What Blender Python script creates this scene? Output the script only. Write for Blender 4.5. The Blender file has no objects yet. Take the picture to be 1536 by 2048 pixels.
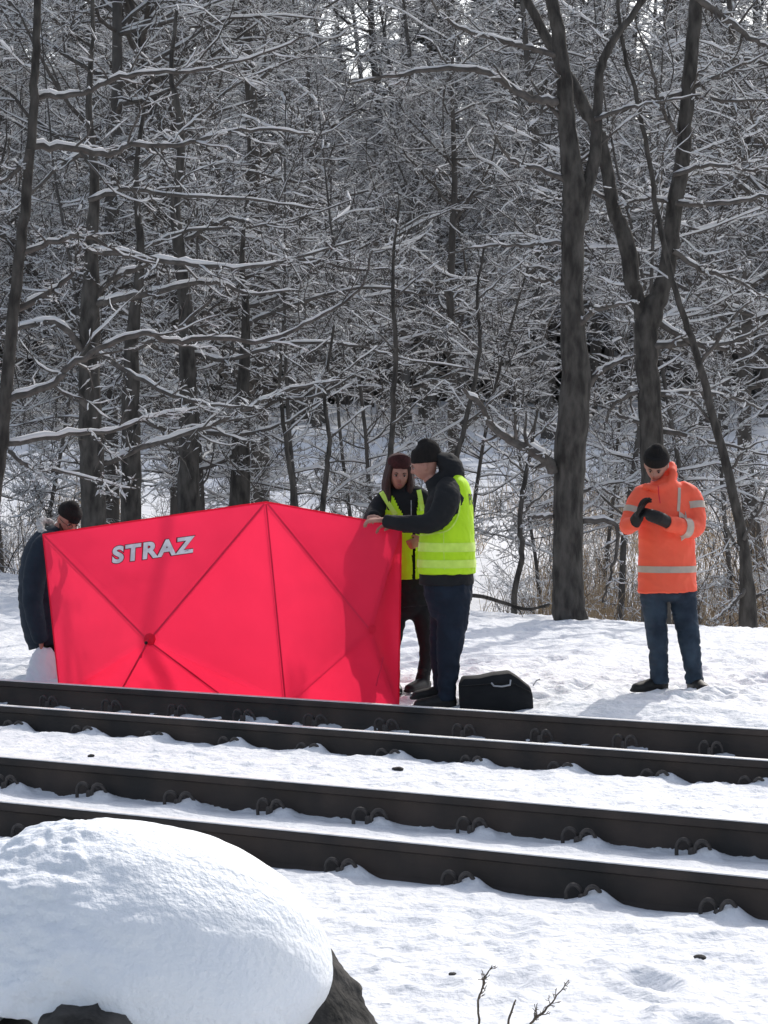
import bpy, bmesh, math, random
import numpy as np
from mathutils import Vector, Matrix
from mathutils.bvhtree import BVHTree

# ------------------------------------------------------------------ camera, sky, sun, exposure
scene = bpy.context.scene
COL = scene.collection
F = 4920.0; HOR = 929.0; CAMZ = 1.635            # focal length in photo pixels, horizon row, eye height above the rail tops
cam_d = bpy.data.cameras.new('camera'); cam = bpy.data.objects.new('camera', cam_d); COL.objects.link(cam)
scene.camera = cam
cam.location = (0, 0, CAMZ); cam.rotation_euler = (math.radians(90), 0, 0)
cam_d.sensor_fit = 'VERTICAL'; cam_d.sensor_height = 24.0; cam_d.lens = F/2048*24.0
cam_d.shift_y = -95/2048.0
cam_d.clip_start = 0.1; cam_d.clip_end = 5000
scene.render.resolution_x = 768; scene.render.resolution_y = 1024

SUN_AZ = math.radians(24); SUN_EL = math.radians(40)
world = bpy.data.worlds.new('World'); scene.world = world; world.use_nodes = True
wn = world.node_tree; wn.nodes.clear()
sky = wn.nodes.new('ShaderNodeTexSky'); sky.sky_type = 'NISHITA'; sky.sun_disc = False
sky.sun_elevation = SUN_EL; sky.sun_rotation = SUN_AZ; sky.air_density = 1.0; sky.dust_density = 2.5; sky.ozone_density = 1.0
bg = wn.nodes.new('ShaderNodeBackground'); bg.inputs['Strength'].default_value = 0.15
wo = wn.nodes.new('ShaderNodeOutputWorld')
hs = wn.nodes.new('ShaderNodeHueSaturation'); hs.inputs['Saturation'].default_value = .62
wn.links.new(sky.outputs[0], hs.inputs['Color']); wn.links.new(hs.outputs[0], bg.inputs[0]); wn.links.new(bg.outputs[0], wo.inputs[0])
sd = bpy.data.lights.new('sun', 'SUN'); sd.energy = 2.0; sd.angle = math.radians(0.5); sd.color = (1.0, 0.95, 0.88)
so = bpy.data.objects.new('sun', sd); COL.objects.link(so)
sdir = Vector((math.sin(SUN_AZ)*math.cos(SUN_EL), math.cos(SUN_AZ)*math.cos(SUN_EL), math.sin(SUN_EL)))
so.rotation_euler = sdir.to_track_quat('Z', 'Y').to_euler(); so.location = (10, 30, 30)
scene.view_settings.view_transform = 'Standard'; scene.view_settings.look = 'None'
scene.view_settings.exposure = 0.38; scene.view_settings.gamma = 1.0

rs = np.random.RandomState(7); random.seed(7)

# ------------------------------------------------------------------ helpers
def W(px, py, d):
    return Vector(((px-768)/F*d, d, CAMZ-(py-HOR)/F*d))

def tag(o, label=None, cat=None, group=None, kind=None):
    if label: o['label'] = label
    if cat: o['category'] = cat
    if group: o['group'] = group
    if kind: o['kind'] = kind
    return o

def link(name, me, mat=None, parent=None, smooth=True):
    o = bpy.data.objects.new(name, me); COL.objects.link(o); me.name = name
    if mat:
        if not me.materials: me.materials.append(mat)
    if smooth and len(me.polygons):
        me.polygons.foreach_set('use_smooth', [True]*len(me.polygons))
    if parent:
        o.parent = parent
        o.matrix_parent_inverse = Matrix.Translation(parent.location).inverted() if parent.rotation_euler[:] == (0, 0, 0) else parent.matrix_basis.inverted()
    return o

def empty(name, loc, label, cat, group=None):
    o = bpy.data.objects.new(name, None); COL.objects.link(o); o.location = loc; o.empty_display_size = .1
    return tag(o, label, cat, group)

def mesh_from(V, Fc):
    me = bpy.data.meshes.new('m'); me.from_pydata([tuple(v) for v in V], [], [tuple(f) for f in Fc]); me.update(); return me

def mesh_np(V, Q):
    """V (n,3), Q (m,4 or 3) numpy"""
    me = bpy.data.meshes.new('m'); k = Q.shape[1]
    me.vertices.add(len(V)); me.vertices.foreach_set('co', V.astype(np.float32).ravel())
    me.loops.add(Q.size); me.loops.foreach_set('vertex_index', Q.astype(np.int32).ravel())
    me.polygons.add(len(Q)); me.polygons.foreach_set('loop_start', (np.arange(len(Q))*k).astype(np.int32))
    me.polygons.foreach_set('loop_total', np.full(len(Q), k, np.int32))
    me.update(calc_edges=True); me.validate(); return me

class NB:
    """collects numpy quads into one mesh"""
    def __init__(s): s.V = []; s.Q = []; s.n = 0
    def add(s, V, Q):
        s.V.append(V); s.Q.append(Q+s.n); s.n += len(V)
    def mesh(s):
        return mesh_np(np.concatenate(s.V), np.concatenate(s.Q))

def perlin(x, y, seed=0):
    xi = np.floor(x).astype(np.int64); yi = np.floor(y).astype(np.int64); xf = x-xi; yf = y-yi
    def h(a, b):
        n = (a*374761393+b*668265263+seed*1274126177) & 0x7fffffff
        n = ((n ^ (n >> 13))*1103515245+12345) & 0x7fffffff
        n = (n ^ (n >> 16)) & 0x7fffffff
        return (n % 65536)/65536.0*2*np.pi
    def g(a, b, dx, dy):
        t = h(a, b); return np.cos(t)*dx+np.sin(t)*dy
    u = xf*xf*xf*(xf*(xf*6-15)+10); v = yf*yf*yf*(yf*(yf*6-15)+10)
    a = g(xi, yi, xf, yf); b = g(xi+1, yi, xf-1, yf); c = g(xi, yi+1, xf, yf-1); d = g(xi+1, yi+1, xf-1, yf-1)
    return (a*(1-u)+b*u)*(1-v)+(c*(1-u)+d*u)*v
def fbm(x, y, oct=4, seed=0):
    r = 0; a = 1
    for k in range(oct):
        r = r+a*perlin(x*2**k+k*17.3, y*2**k-k*9.1, seed+k); a *= .5
    return r
def sstep(a, b, x):
    t = np.clip((x-a)/(b-a), 0, 1); return t*t*(3-2*t)

# ------------------------------------------------------------------ materials
def mat(name, c1, c2=None, rough=.8, scale=8, bump=0.0, bscale=40, spec=.3, stretch=(1, 1, 1), metallic=0, transl=0, detail=5, coords='Object', sheen=0):
    m = bpy.data.materials.new(name); m.use_nodes = True; nt = m.node_tree; N = nt.nodes; L = nt.links
    p = N['Principled BSDF']; p.inputs['Roughness'].default_value = rough; p.inputs['Metallic'].default_value = metallic
    p.inputs['Specular IOR Level'].default_value = spec
    if sheen: p.inputs['Sheen Weight'].default_value = sheen
    tc = N.new('ShaderNodeTexCoord'); mp = N.new('ShaderNodeMapping'); mp.inputs['Scale'].default_value = stretch
    L.new(tc.outputs[coords], mp.inputs[0])
    n = N.new('ShaderNodeTexNoise'); n.inputs['Scale'].default_value = scale; n.inputs['Detail'].default_value = detail
    L.new(mp.outputs[0], n.inputs['Vector'])
    mx = N.new('ShaderNodeMix'); mx.data_type = 'RGBA'
    mx.inputs[6].default_value = (*c1, 1); mx.inputs[7].default_value = (*(c2 or c1), 1)
    cr = N.new('ShaderNodeValToRGB'); cr.color_ramp.elements[0].position = .35; cr.color_ramp.elements[1].position = .65
    L.new(n.outputs[0], cr.inputs[0]); L.new(cr.outputs[0], mx.inputs[0]); L.new(mx.outputs[2], p.inputs['Base Color'])
    if bump:
        n2 = N.new('ShaderNodeTexNoise'); n2.inputs['Scale'].default_value = bscale; n2.inputs['Detail'].default_value = 6
        L.new(mp.outputs[0], n2.inputs['Vector'])
        b = N.new('ShaderNodeBump'); b.inputs['Strength'].default_value = 1; b.inputs['Distance'].default_value = bump
        L.new(n2.outputs[0], b.inputs['Height']); L.new(b.outputs[0], p.inputs['Normal'])
    if transl:
        t = N.new('ShaderNodeBsdfTranslucent'); ms = N.new('ShaderNodeMixShader'); ms.inputs[0].default_value = transl
        L.new(mx.outputs[2], t.inputs[0]); L.new(p.outputs[0], ms.inputs[1]); L.new(t.outputs[0], ms.inputs[2])
        L.new(ms.outputs[0], N['Material Output'].inputs[0])
    return m

M = {}
M['snow'] = mat('snow', (.80, .81, .83), (.70, .72, .76), rough=.7, scale=5, bump=.020, bscale=19, spec=.25)
M['twig_snow'] = mat('branch_snow', (.88, .88, .88), (.82, .82, .83), rough=.75, scale=3, transl=.35)
M['boulder_snow'] = mat('boulder_snow', (.88, .90, .92), (.84, .87, .91), rough=.6, scale=6, bump=.008, bscale=50, spec=.35)
M['bark'] = mat('bark', (.098, .090, .080), (.038, .035, .032), rough=.95, scale=13, bump=.022, bscale=34, stretch=(1, 1, .35), spec=.12)
M['bark_far'] = mat('bark_far', (.125, .115, .105), (.07, .065, .06), rough=1, scale=6, stretch=(1, 1, .4), spec=.05)
M['twig'] = mat('twig', (.135, .122, .110), (.075, .068, .062), rough=1, scale=12, spec=.05)
M['spruce'] = mat('spruce', (.11, .11, .10), (.06, .06, .056), rough=1, scale=1.5, spec=.05)
M['reed'] = mat('reed', (.60, .46, .30), (.42, .32, .21), rough=1, scale=1.2, spec=.1, transl=.3)
M['shrub_twig'] = mat('shrub_twig', (.14, .11, .085), (.06, .05, .045), rough=1, scale=4, spec=.05)
M['rail'] = mat('rail_steel', (.066, .051, .043), (.028, .026, .025), rough=.8, scale=2.6, bump=.002, bscale=60, spec=.35, stretch=(1, 1, 1))
M['rail_top'] = mat('rail_running_surface', (.80, .79, .78), (.66, .65, .63), rough=.5, scale=20, spec=.4)  # snow-pale base colour imitates sky gleam on the rail head
M['clip'] = mat('rail_clip', (.07, .06, .055), (.03, .027, .025), rough=.6, scale=30, spec=.4)
M['rock'] = mat('rock', (.085, .080, .075), (.03, .029, .027), rough=.95, scale=9, bump=.035, bscale=12, spec=.15)
M['cloth_red'] = mat('red_tent_cloth', (.90, .031, .090), (.84, .027, .082), rough=.6, scale=2, bump=.003, bscale=8, transl=.5, spec=.25)
M['seam_red'] = mat('red_seam', (.80, .022, .075), (.70, .018, .06), rough=.8, scale=5)
M['letter'] = mat('letter_reflective', (.95, .88, .90), (.70, .64, .66), rough=.5, scale=14)
M['outline'] = mat('letter_outline', (.12, .01, .02), rough=.8)
M['pole'] = mat('pole', (.03, .03, .03), rough=.5)
M['skin'] = mat('skin', (.44, .23, .17), (.34, .165, .125), rough=.6, scale=14, spec=.35)
M['hivis'] = mat('hivis_yellow', (.60, .95, .02), (.52, .86, .015), rough=.65, scale=6, bump=.004, bscale=14, transl=.10)
M['orange'] = mat('hivis_orange', (1.0, .150, .080), (1.0, .125, .066), rough=.65, scale=5, bump=.006, bscale=12, transl=.06)
M['stripe'] = mat('reflective_tape', (.52, .42, .34), (.44, .37, .31), rough=.4, scale=20)
M['stripe_y'] = mat('reflective_tape_yellow', (.66, .90, .14), (.58, .82, .11), rough=.4, scale=20)
M['black'] = mat('black_fabric', (.016, .017, .019), (.011, .012, .014), rough=.9, scale=8, bump=.005, bscale=14)
M['glove'] = mat('glove', (.012, .011, .011), (.02, .016, .015), rough=.6, scale=20)
M['navy'] = mat('navy_fabric', (.017, .027, .042), (.010, .018, .030), rough=.85, scale=8, bump=.006, bscale=12)
M['navy_trousers'] = mat('navy_trousers', (.014, .022, .038), (.010, .015, .026), rough=.9, scale=8, bump=.005, bscale=12)
M['jeans'] = mat('jeans', (.040, .062, .090), (.018, .028, .044), rough=.9, scale=7, bump=.006, bscale=14)
M['boot'] = mat('boot', (.010, .010, .011), (.018, .017, .017), rough=.55, scale=20)
M['hat'] = mat('knit_hat', (.016, .013, .012), (.010, .009, .009), rough=1, scale=60, bump=.004, bscale=90, stretch=(1, 1, .3))
M['maroon'] = mat('maroon_hat', (.060, .020, .020), (.035, .013, .013), rough=1, scale=60, bump=.003, bscale=90)
M['hair'] = mat('brown_hair', (.055, .026, .020), (.025, .013, .011), rough=.6, scale=30, stretch=(4, 4, .5), bump=.003, bscale=60)
M['fur'] = mat('pale_fur', (.62, .60, .58), (.40, .38, .36), rough=1, scale=50, bump=.01, bscale=60)
M['eye_white'] = mat('eye_white', (.34, .27, .25), rough=.3)
M['eye_dark'] = mat('eye_dark', (.02, .013, .010), rough=.2)
M['lip'] = mat('lip', (.36, .13, .12), rough=.5)
M['bag_white'] = mat('white_plastic', (.88, .87, .92), (.82, .82, .88), rough=.4, scale=5, bump=.012, bscale=7, transl=.2)
M['metal'] = mat('grey_metal', (.40, .41, .43), rough=.4, metallic=.3)
M['sign_white'] = mat('sign_white', (.75, .75, .74), (.66, .66, .65), rough=.5, scale=10)
M['ink'] = mat('black_ink', (.015, .015, .015), rough=.6)
M['weed'] = mat('dry_weed', (.16, .13, .10), (.07, .058, .045), rough=1, scale=30)

# ------------------------------------------------------------------ ground
U = np.array((-.836, .549)); NRM = np.array((.549, .836))
RAIL_P = {'a': 14.00, 'b': 12.53, 'c': 10.34, 'd': 8.97}
TIE = .60
prints = [(rs.uniform(-1.2, 3.2), rs.uniform(17.0, 20.5), rs.uniform(0, 6.3), rs.uniform(.8, 1.4)) for _ in range(150)]
prints += [(rs.uniform(-5, 5), rs.uniform(16.9, 27), rs.uniform(0, 6.3), rs.uniform(.6, 1)) for _ in range(240)]
prints += [(rs.uniform(-.1, 1.6), rs.uniform(6.6, 10), rs.uniform(0, 6.3), rs.uniform(.3, .7)) for _ in range(26)]
prints += [(.95, 7.75, .6, 2.2), (.93, 8.65, .3, 2.0), (1.02, 8.0, .3, 1.5)]
def ground(x, y):
    x = np.asarray(x, float); y = np.asarray(y, float)
    p = x*NRM[0]+y*NRM[1]; s = x*U[0]+y*U[1]
    z = np.interp(p, [-60, 0, 6.0, 7.6, 8.68, 8.91, 9.02, 10.28, 10.40, 11.2, 12.3, 12.47, 12.6, 13.9, 14.05, 14.35, 14.6, 14.95, 16, 19, 22, 24],
                  [-1.5, -.6, -.235, -.19, -.158, -.165, -.188, -.178, -.145, -.135, -.137, -.150, -.195, -.205, -.15, -.12, -.06, .0, .0, .02, .02, .0])
    q = y+1.2*x+.35*perlin(x*.5, y*.5, 5)
    qq = np.interp(q, [-1e4, 28.3, 29.2, 31, 34, 46], [0, 0, -.05, -.75, -1.0, -1.05])
    far = np.interp(y, [0, 46, 60, 80, 130, 180, 260, 600, 4000], [0, 0, 1.3, 3.6, 6.0, 8.0, 9.5, 14, 40])
    near = 1-sstep(26, 40, y)
    z = z+qq+far
    z = z+.55*fbm(x*.08, y*.08, 3, 11)*sstep(30, 60, y)+.10*fbm(x*.45, y*.45, 3, 12)*sstep(27, 33, y)
    # trackside relief
    amp = np.where(p > 14.3, .04, np.where(p < 8.6, .014, .0))
    z = z+amp*fbm(x*.9, y*.9, 4, 3)*near
    z = z+np.where((p > 10.4) & (p < 12.5), .022, np.where((p > 8.8) & (p < 14.1), .006, np.where(p < 8.6, .008, .018)))*fbm(x*4.2, y*3.4, 4, 21)*near
    z = z+np.where((p > 8.8) & (p < 10.3), .002, .009)*np.clip(fbm(x*11+2*s, y*11, 3, 23)-.15, 0, 1)*3*near
    z = z+np.where((p > 14.5) | (p < 8.0), .012, .004)*(fbm(x*9+.6*s, y*6, 2, 31))*near
    # little mounds at the clips, dips between
    for k, rp in RAIL_P.items():
        off = {'a': .1, 'b': .33, 'c': .22, 'd': .05}[k]
        cs = .5+.5*np.cos((s-off)/TIE*2*np.pi)
        band = np.exp(-((p-(rp-.16))/.11)**2)
        z = z+(.012*cs**2+.016*perlin(s*2.2, p*2, 41)+.006)*band*(.3 if k == 'a' else 1)
        cm = .5+.5*np.cos((s-off+.06)/TIE*2*np.pi)
        z = z+(.050 if k != 'a' else .03)*cm**7*np.exp(-((p-(rp-.075))/.05)**2)
        z = z+.02*np.exp(-((p-(rp+.16))/.08)**2)
    for (fx, fy, fa, fs) in prints:
        if fy > 30: continue
        mk = (np.abs(x-fx) < .35) & (np.abs(y-fy) < .45)
        if mk.any():
            dx = x[mk]-fx; dy = y[mk]-fy; c, s_ = math.cos(fa), math.sin(fa)
            a = (dx*c+dy*s_)/(.065); b = (-dx*s_+dy*c)/(.14); r2 = a*a+b*b
            z[mk] = z[mk]+fs*(-.030*np.exp(-r2)+.012*np.exp(-(np.sqrt(r2)-1.6)**2*3))
    return z
def gz(x, y): return float(ground(np.array([x]), np.array([y]))[0])

def build_ground():
    ys = [2.0]
    while ys[-1] < 4000:
        d = ys[-1]; ys.append(d+(.022 if d > 6.4 and d < 19 else .05 if d < 32 and d > 6 else .25 if d < 6.4 else max(.08, d*.012)))
    ys = np.array(ys)
    t = np.concatenate([np.linspace(-2.5, -.22, 26)[:-1], np.linspace(-.22, .22, 300), np.linspace(.22, 2.5, 26)[1:]])
    # columns keep a minimum spacing near the camera
    T, Y = np.meshgrid(t, ys); X = T*np.maximum(Y, 7)
    Z = ground(X, Y)
    V = np.stack([X, Y, Z], -1).reshape(-1, 3); nx = len(t); ny = len(ys)
    i = np.arange(nx*ny).reshape(ny, nx)
    Q = np.stack([i[:-1, :-1], i[:-1, 1:], i[1:, 1:], i[1:, :-1]], -1).reshape(-1, 4)
    o = link('snow_ground', mesh_np(V, Q), M['snow']); tag(o, kind='structure')
build_ground()

# ------------------------------------------------------------------ rails
def cat_rom(pts, n=5):
    P = np.array(pts, float)
    E = np.vstack([2*P[0]-P[1], P, 2*P[-1]-P[-2]]); out = []
    for i in range(1, len(E)-2):
        for k in range(n):
            t = k/n
            out.append(.5*((2*E[i])+(-E[i-1]+E[i+1])*t+(2*E[i-1]-5*E[i]+4*E[i+1]-E[i+2])*t*t+(-E[i-1]+3*E[i]-3*E[i+1]+E[i+2])*t**3))
    out.append(P[-1]); return np.array(out)
def rail_profile():
    h = .195
    right = [(.075, -h), (.075, -h+.011), (.028, -h+.026), (.010, -h+.045), (.008, -h+.10), (.012, -.048), (.035, -.038), (.0365, -.012), (.030, -.003), (.018, 0)]
    left = [(-a, b) for a, b in reversed(right)]
    return right+left
def build_rail(key, label):
    rp = RAIL_P[key]; L0, L1 = -14, 34
    prof = rail_profile(); n = len(prof)
    base = Vector((NRM[0]*rp, NRM[1]*rp, 0)); u = Vector((U[0], U[1], 0)); nn = Vector((NRM[0], NRM[1], 0))
    root = empty('rail', base, label, 'rail', 'rails of the two railway tracks')
    V = []; Fc = []; K = 60
    for k in range(K+1):
        s = L0+(L1-L0)*k/K
        for a, b in prof: V.append(base+u*s+nn*a+Vector((0, 0, b)))
    for k in range(K):
        for j in range(n):
            Fc.append((k*n+j, k*n+(j+1) % n, (k+1)*n+(j+1) % n, (k+1)*n+j))
    Fc.append(tuple(range(n))[::-1]); Fc.append(tuple(K*n+j for j in range(n)))
    link('rail_body', mesh_from(V, Fc), M['rail'], root, smooth=False)
    # running surface, its bright sky reflection painted in as frosty pale colour, 2 mm proud
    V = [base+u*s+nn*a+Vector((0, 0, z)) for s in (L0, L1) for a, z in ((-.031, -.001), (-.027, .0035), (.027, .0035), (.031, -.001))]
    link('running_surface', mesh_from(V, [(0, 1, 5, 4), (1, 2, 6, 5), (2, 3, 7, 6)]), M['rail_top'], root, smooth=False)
    off = {'a': .1, 'b': .33, 'c': .22, 'd': .05}[key]
    first = None
    c = rp/NRM[1]
    for k in range(-12, 30):
        s = off+k*TIE
        pos = base+u*s
        t = pos.x/pos.y
        if abs(t) > .2: continue
        for side in (-1, 1):
            if first is None:
                nb = NB()
                for q in (-.050, .046):      # two hooked spring loops rising from the rail foot
                    P = np.array([[(q-.028, -.115, -.20), (q-.030, -.118, -.15), (q-.026, -.120, -.118), (q-.010, -.122, -.094), (q+.012, -.120, -.088),
                                   (q+.030, -.112, -.098), (q+.036, -.095, -.118), (q+.030, -.07, -.150)]])
                    P = cat_rom(P[0], 3)[None]
                    tubes(nb, P, np.full((1, P.shape[1]), .0098), 7)
                P = cat_rom(np.array([(-.02, -.07, -.125), (-.006, -.08, -.118), (.012, -.08, -.118), (.025, -.07, -.125)]), 3)[None]
                tubes(nb, P, np.full((1, P.shape[1]), .008), 6)
                P = np.array([(0.0, -.12, -.18), (0.0, -.12, -.135), (.0, -.12, -.124), (.0, -.12, -.121)])[None]
                tubes(nb, P, np.array([[.017, .017, .014, .001]]), 6)
                me = nb.mesh()
                build_rail.me = me; me.materials.append(M['clip']); me.polygons.foreach_set('use_smooth', [True]*len(me.polygons)); first = me
            o = bpy.data.objects.new('rail_clip', first); COL.objects.link(o); o.parent = root
            ang = math.atan2(U[1], U[0])
            R = Matrix.Rotation(math.atan2(NRM[1], NRM[0])-math.pi/2, 4, 'Z')
            if side > 0: R = R @ Matrix.Rotation(math.pi, 4, 'Z')
            o.matrix_local = Matrix.Translation(u*s) @ R @ Matrix.Rotation(rs.normal(0, .05), 4, 'Z') @ Matrix.Diagonal((rs.uniform(.86, 1.06), 1, rs.uniform(.97, 1.03), 1))

def frames(P):
    T = np.gradient(P, axis=1); T /= np.linalg.norm(T, axis=2, keepdims=True)+1e-9
    ref = np.zeros_like(T); ref[..., 2] = 1
    steep = np.abs(T[:, :, 2]).mean(1) > .93
    ref[steep] = (1, 0, 0)
    S = np.cross(T, ref); S /= np.linalg.norm(S, axis=2, keepdims=True)+1e-9
    Up = np.cross(S, T)
    return T, S, Up
def tubes(nb, P, R, sides, up_off=None, sx=1.0, sz=1.0, phase=.0):
    """P (M,K,3) polylines, R (M,K) radii"""
    P = np.asarray(P, float); Mn, K = P.shape[:2]
    T, S, Up = frames(P)
    if up_off is not None: P = P+np.array([0, 0, 1.0])*up_off[..., None]
    a = np.arange(sides)/sides*2*np.pi+phase
    ring = P[:, :, None, :]+R[:, :, None, None]*(sx*np.cos(a)[None, None, :, None]*S[:, :, None, :]+sz*np.sin(a)[None, None, :, None]*Up[:, :, None, :])
    V = ring.reshape(-1, 3)
    i = np.arange(Mn*K*sides).reshape(Mn, K, sides)
    j = np.roll(i, -1, axis=2)
    Q = np.stack([i[:, :-1], j[:, :-1], j[:, 1:], i[:, 1:]], -1).reshape(-1, 4)
    nb.add(V, Q)
    return T

build_rail('a', 'farthest rail, running just in front of the red screen and black bag')
build_rail('b', 'second rail from the back, its head close below the farthest rail')
build_rail('c', 'third rail from the back, between bright trodden snow and a shaded blue snow strip')
build_rail('d', 'nearest and lowest rail, passing behind the snow capped boulder')

# ------------------------------------------------------------------ tree growth
def grow(rg, st, dr, ln, K, wander, zpull):
    Mn = len(st); P = np.zeros((Mn, K, 3)); P[:, 0] = st; d = dr/np.linalg.norm(dr, axis=1, keepdims=True)
    for k in range(1, K):
        d = d+rg.normal(0, wander, (Mn, 3)); d[:, 2] += zpull
        d /= np.linalg.norm(d, axis=1, keepdims=True)
        P[:, k] = P[:, k-1]+d*(ln/(K-1))[:, None]
    return P
def sprout(rg, P, R, n, lrange, K, wander, zpull, tmin=.15, flat=.55, fwd=.7, rfac=.55, rmin=.003, taper=.3):
    """n children on each polyline of P"""
    Mn, Kp = P.shape[:2]
    idx = np.repeat(np.arange(Mn), n); t = rg.uniform(tmin, .98, len(idx))*(Kp-1)
    k0 = np.minimum(t.astype(int), Kp-2); f = (t-k0)[:, None]
    st = P[idx, k0]*(1-f)+P[idx, k0+1]*f; tg = P[idx, k0+1]-P[idx, k0]
    plen = np.linalg.norm(np.diff(P, axis=1), axis=2).sum(1)[idx]
    tg /= np.linalg.norm(tg, axis=1, keepdims=True)+1e-9
    rnd = rg.normal(0, 1, tg.shape); rnd[:, 2] *= flat; rnd -= (rnd*tg).sum(1)[:, None]*tg
    rnd /= np.linalg.norm(rnd, axis=1, keepdims=True)+1e-9
    dr = tg*fwd+rnd
    ln = rg.uniform(lrange[0], lrange[1], len(idx))*plen*(1.05-.6*(t/(Kp-1)))
    r0 = np.maximum((R[idx, k0]*(1-f[:, 0])+R[idx, k0+1]*f[:, 0])*rfac, rmin)
    C = grow(rg, st, dr, ln, K, wander, zpull)
    CR = r0[:, None]*np.linspace(1, taper, K)[None]
    CR = np.maximum(CR, rmin*.7)
    return C, CR
def snow_on(nb, rg, P, R, sides=4, thick=1.0, keep=.85, hmin=.012, hmax=.03):
    if len(P) == 0: return
    m = rg.rand(len(P)) < keep; P = P[m]; R = R[m]
    T = np.gradient(P, axis=1); T /= np.linalg.norm(T, axis=2, keepdims=True)+1e-9
    fl = 1-sstep(.55, .9, np.abs(T[..., 2]))
    h = np.clip(R*.9, hmin, hmax)*thick*(.75+.45*rg.uniform(0, 1, (len(P), 1)))*rg.uniform(.6, 1.15, R.shape)*fl*(rg.rand(*R.shape) < .86)
    h[:, 0] *= .4; h[:, -1] *= .3
    tubes(nb, P, h+1e-4, sides, up_off=R*.75+h*.55, sx=np.float64(1.0), sz=1.1, phase=math.pi/4 if sides == 4 else .5)

def tree_parts(seed, H, r0, nl, spread, first=.12, zp=.0, sub=9, tw=7, tl=3, lean=.03, smin=.010):
    rg = np.random.RandomState(seed)
    K = 12
    tr = grow(rg, np.zeros((1, 3)), np.array([[rg.normal(0, lean), rg.normal(0, lean), 1.]]), np.array([H]), K, .045, .02)
    tr[0, 0, 2] = -.4
    tR = (r0*np.linspace(1, .12, K)**.9)[None]; tR[0, 0] *= 1.25
    # limbs
    t = np.sort(rg.uniform(first, .97, nl))*(K-1); k0 = np.minimum(t.astype(int), K-2); f = (t-k0)[:, None]
    st = tr[0, k0]*(1-f)+tr[0, k0+1]*f
    az = np.arange(nl)*2.4+rg.normal(0, .5, nl)
    rise = rg.normal(.28, .28, nl)+.5*(t/(K-1))**2
    dr = np.stack([np.cos(az), np.sin(az), rise], 1)
    ln = spread*rg.uniform(.55, 1.15, nl)*(1-.55*(t/(K-1))**1.5)
    lP = grow(rg, st, dr, ln, 10, .16, zp)
    lr = (tR[0, k0]*.42)[:, None]*np.linspace(1, .18, 10)[None]; lr = np.maximum(lr, .008)
    sP, sR = sprout(rg, lP, lr, sub, (.25, .6), 7, .20, .02, flat=.5, rmin=.007)
    wP, wR = sprout(rg, sP, sR, tw, (.3, .75), 5, .24, .03, flat=.6, rmin=.0045)
    xP, xR = sprout(rg, wP, wR, tl, (.3, .8), 4, .25, .0, flat=.7, rmin=.0035)
    a = NB(); tubes(a, tr, tR, 9)
    c = NB(); tubes(c, lP, lr, 6); tubes(c, sP, sR, 4); tubes(c, wP, wR, 3); tubes(c, xP, xR, 3)
    s = NB(); snow_on(s, rg, lP, lr, 5, hmin=.022, hmax=.045); snow_on(s, rg, sP, sR, 4, hmin=.017, keep=.9)
    snow_on(s, rg, wP, wR, 3, hmin=smin*1.25, keep=.8); snow_on(s, rg, xP, xR, 3, hmin=smin, keep=.6)
    out = []
    for nb, mt, nm in ((a, M['bark_far'], 'trunk'), (c, M['twig'], 'crown'), (s, M['twig_snow'], 'snow')):
        me = nb.mesh(); me.name = nm; me.materials.append(mt)
        if nm == 'trunk': me.polygons.foreach_set('use_smooth', [True]*len(me.polygons))
        out.append((nm, me))
    return out

def place(kind, parts, x, y, rz, sc, label, cat, group, sink=0):
    z = gz(x, y)-sink
    r = empty(kind, (x, y, z), label, cat, group); r.rotation_euler = (0, 0, rz); r.scale = (sc, sc, sc)
    for nm, me in parts:
        o = bpy.data.objects.new(nm, me); COL.objects.link(o); o.parent = r
    return r

VAR = [tree_parts(100+i, H, r0, nl, sp, first=fi, zp=zp) for i, (H, r0, nl, sp, fi, zp) in enumerate([
    (13, .17, 32, 5.0, .25, .00), (15, .20, 34, 5.6, .24, -.01), (12, .15, 30, 4.6, .24, .01),
    (17, .20, 36, 5.2, .22, .02), (14, .17, 34, 5.4, .26, .0)])]
TALL = [tree_parts(200+i, H, .22, 46, 5.5, first=.17, sub=8, tw=6, tl=3, smin=.016) for i, H in enumerate((22, 25, 23))]

rt = np.random.RandomState(5)
spots = []
def free(x, y, dmin):
    return all((x-a)**2+(y-b)**2 > dmin*dmin for a, b in spots)
# nearer wood
near_spots = [(-4.3, 38.5), (-3.4, 41), (-6.4, 41), (-2.2, 44.5), (-7.4, 47), (6.6, 41), (7.6, 50), (1.2, 46)]
lab_mid = 'bare dark tree with snow lined branches in the wood behind the snow bank'
for i, (x, y) in enumerate(near_spots):
    spots.append((x, y)); place('bare_tree', VAR[i % 5], x, y, rt.uniform(0, 6.3), rt.uniform(.85, 1.1), lab_mid, 'tree', 'bare trees of the snowy wood')
n = 0
while n < 92:
    y = (50+rt.uniform(0, 1)*20) if n < 3 else 79+rt.uniform(0, 1)*48; x = rt.uniform(-.2, .2)*y
    if not free(x, y, 3.4): continue
    spots.append((x, y)); n += 1
    v = VAR[rt.randint(5)] if y < 93 else TALL[rt.randint(3)]
    place('bare_tree', v, x, y, rt.uniform(0, 6.3), rt.uniform(.85, 1.2), lab_mid, 'tree', 'bare trees of the snowy wood')

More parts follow.
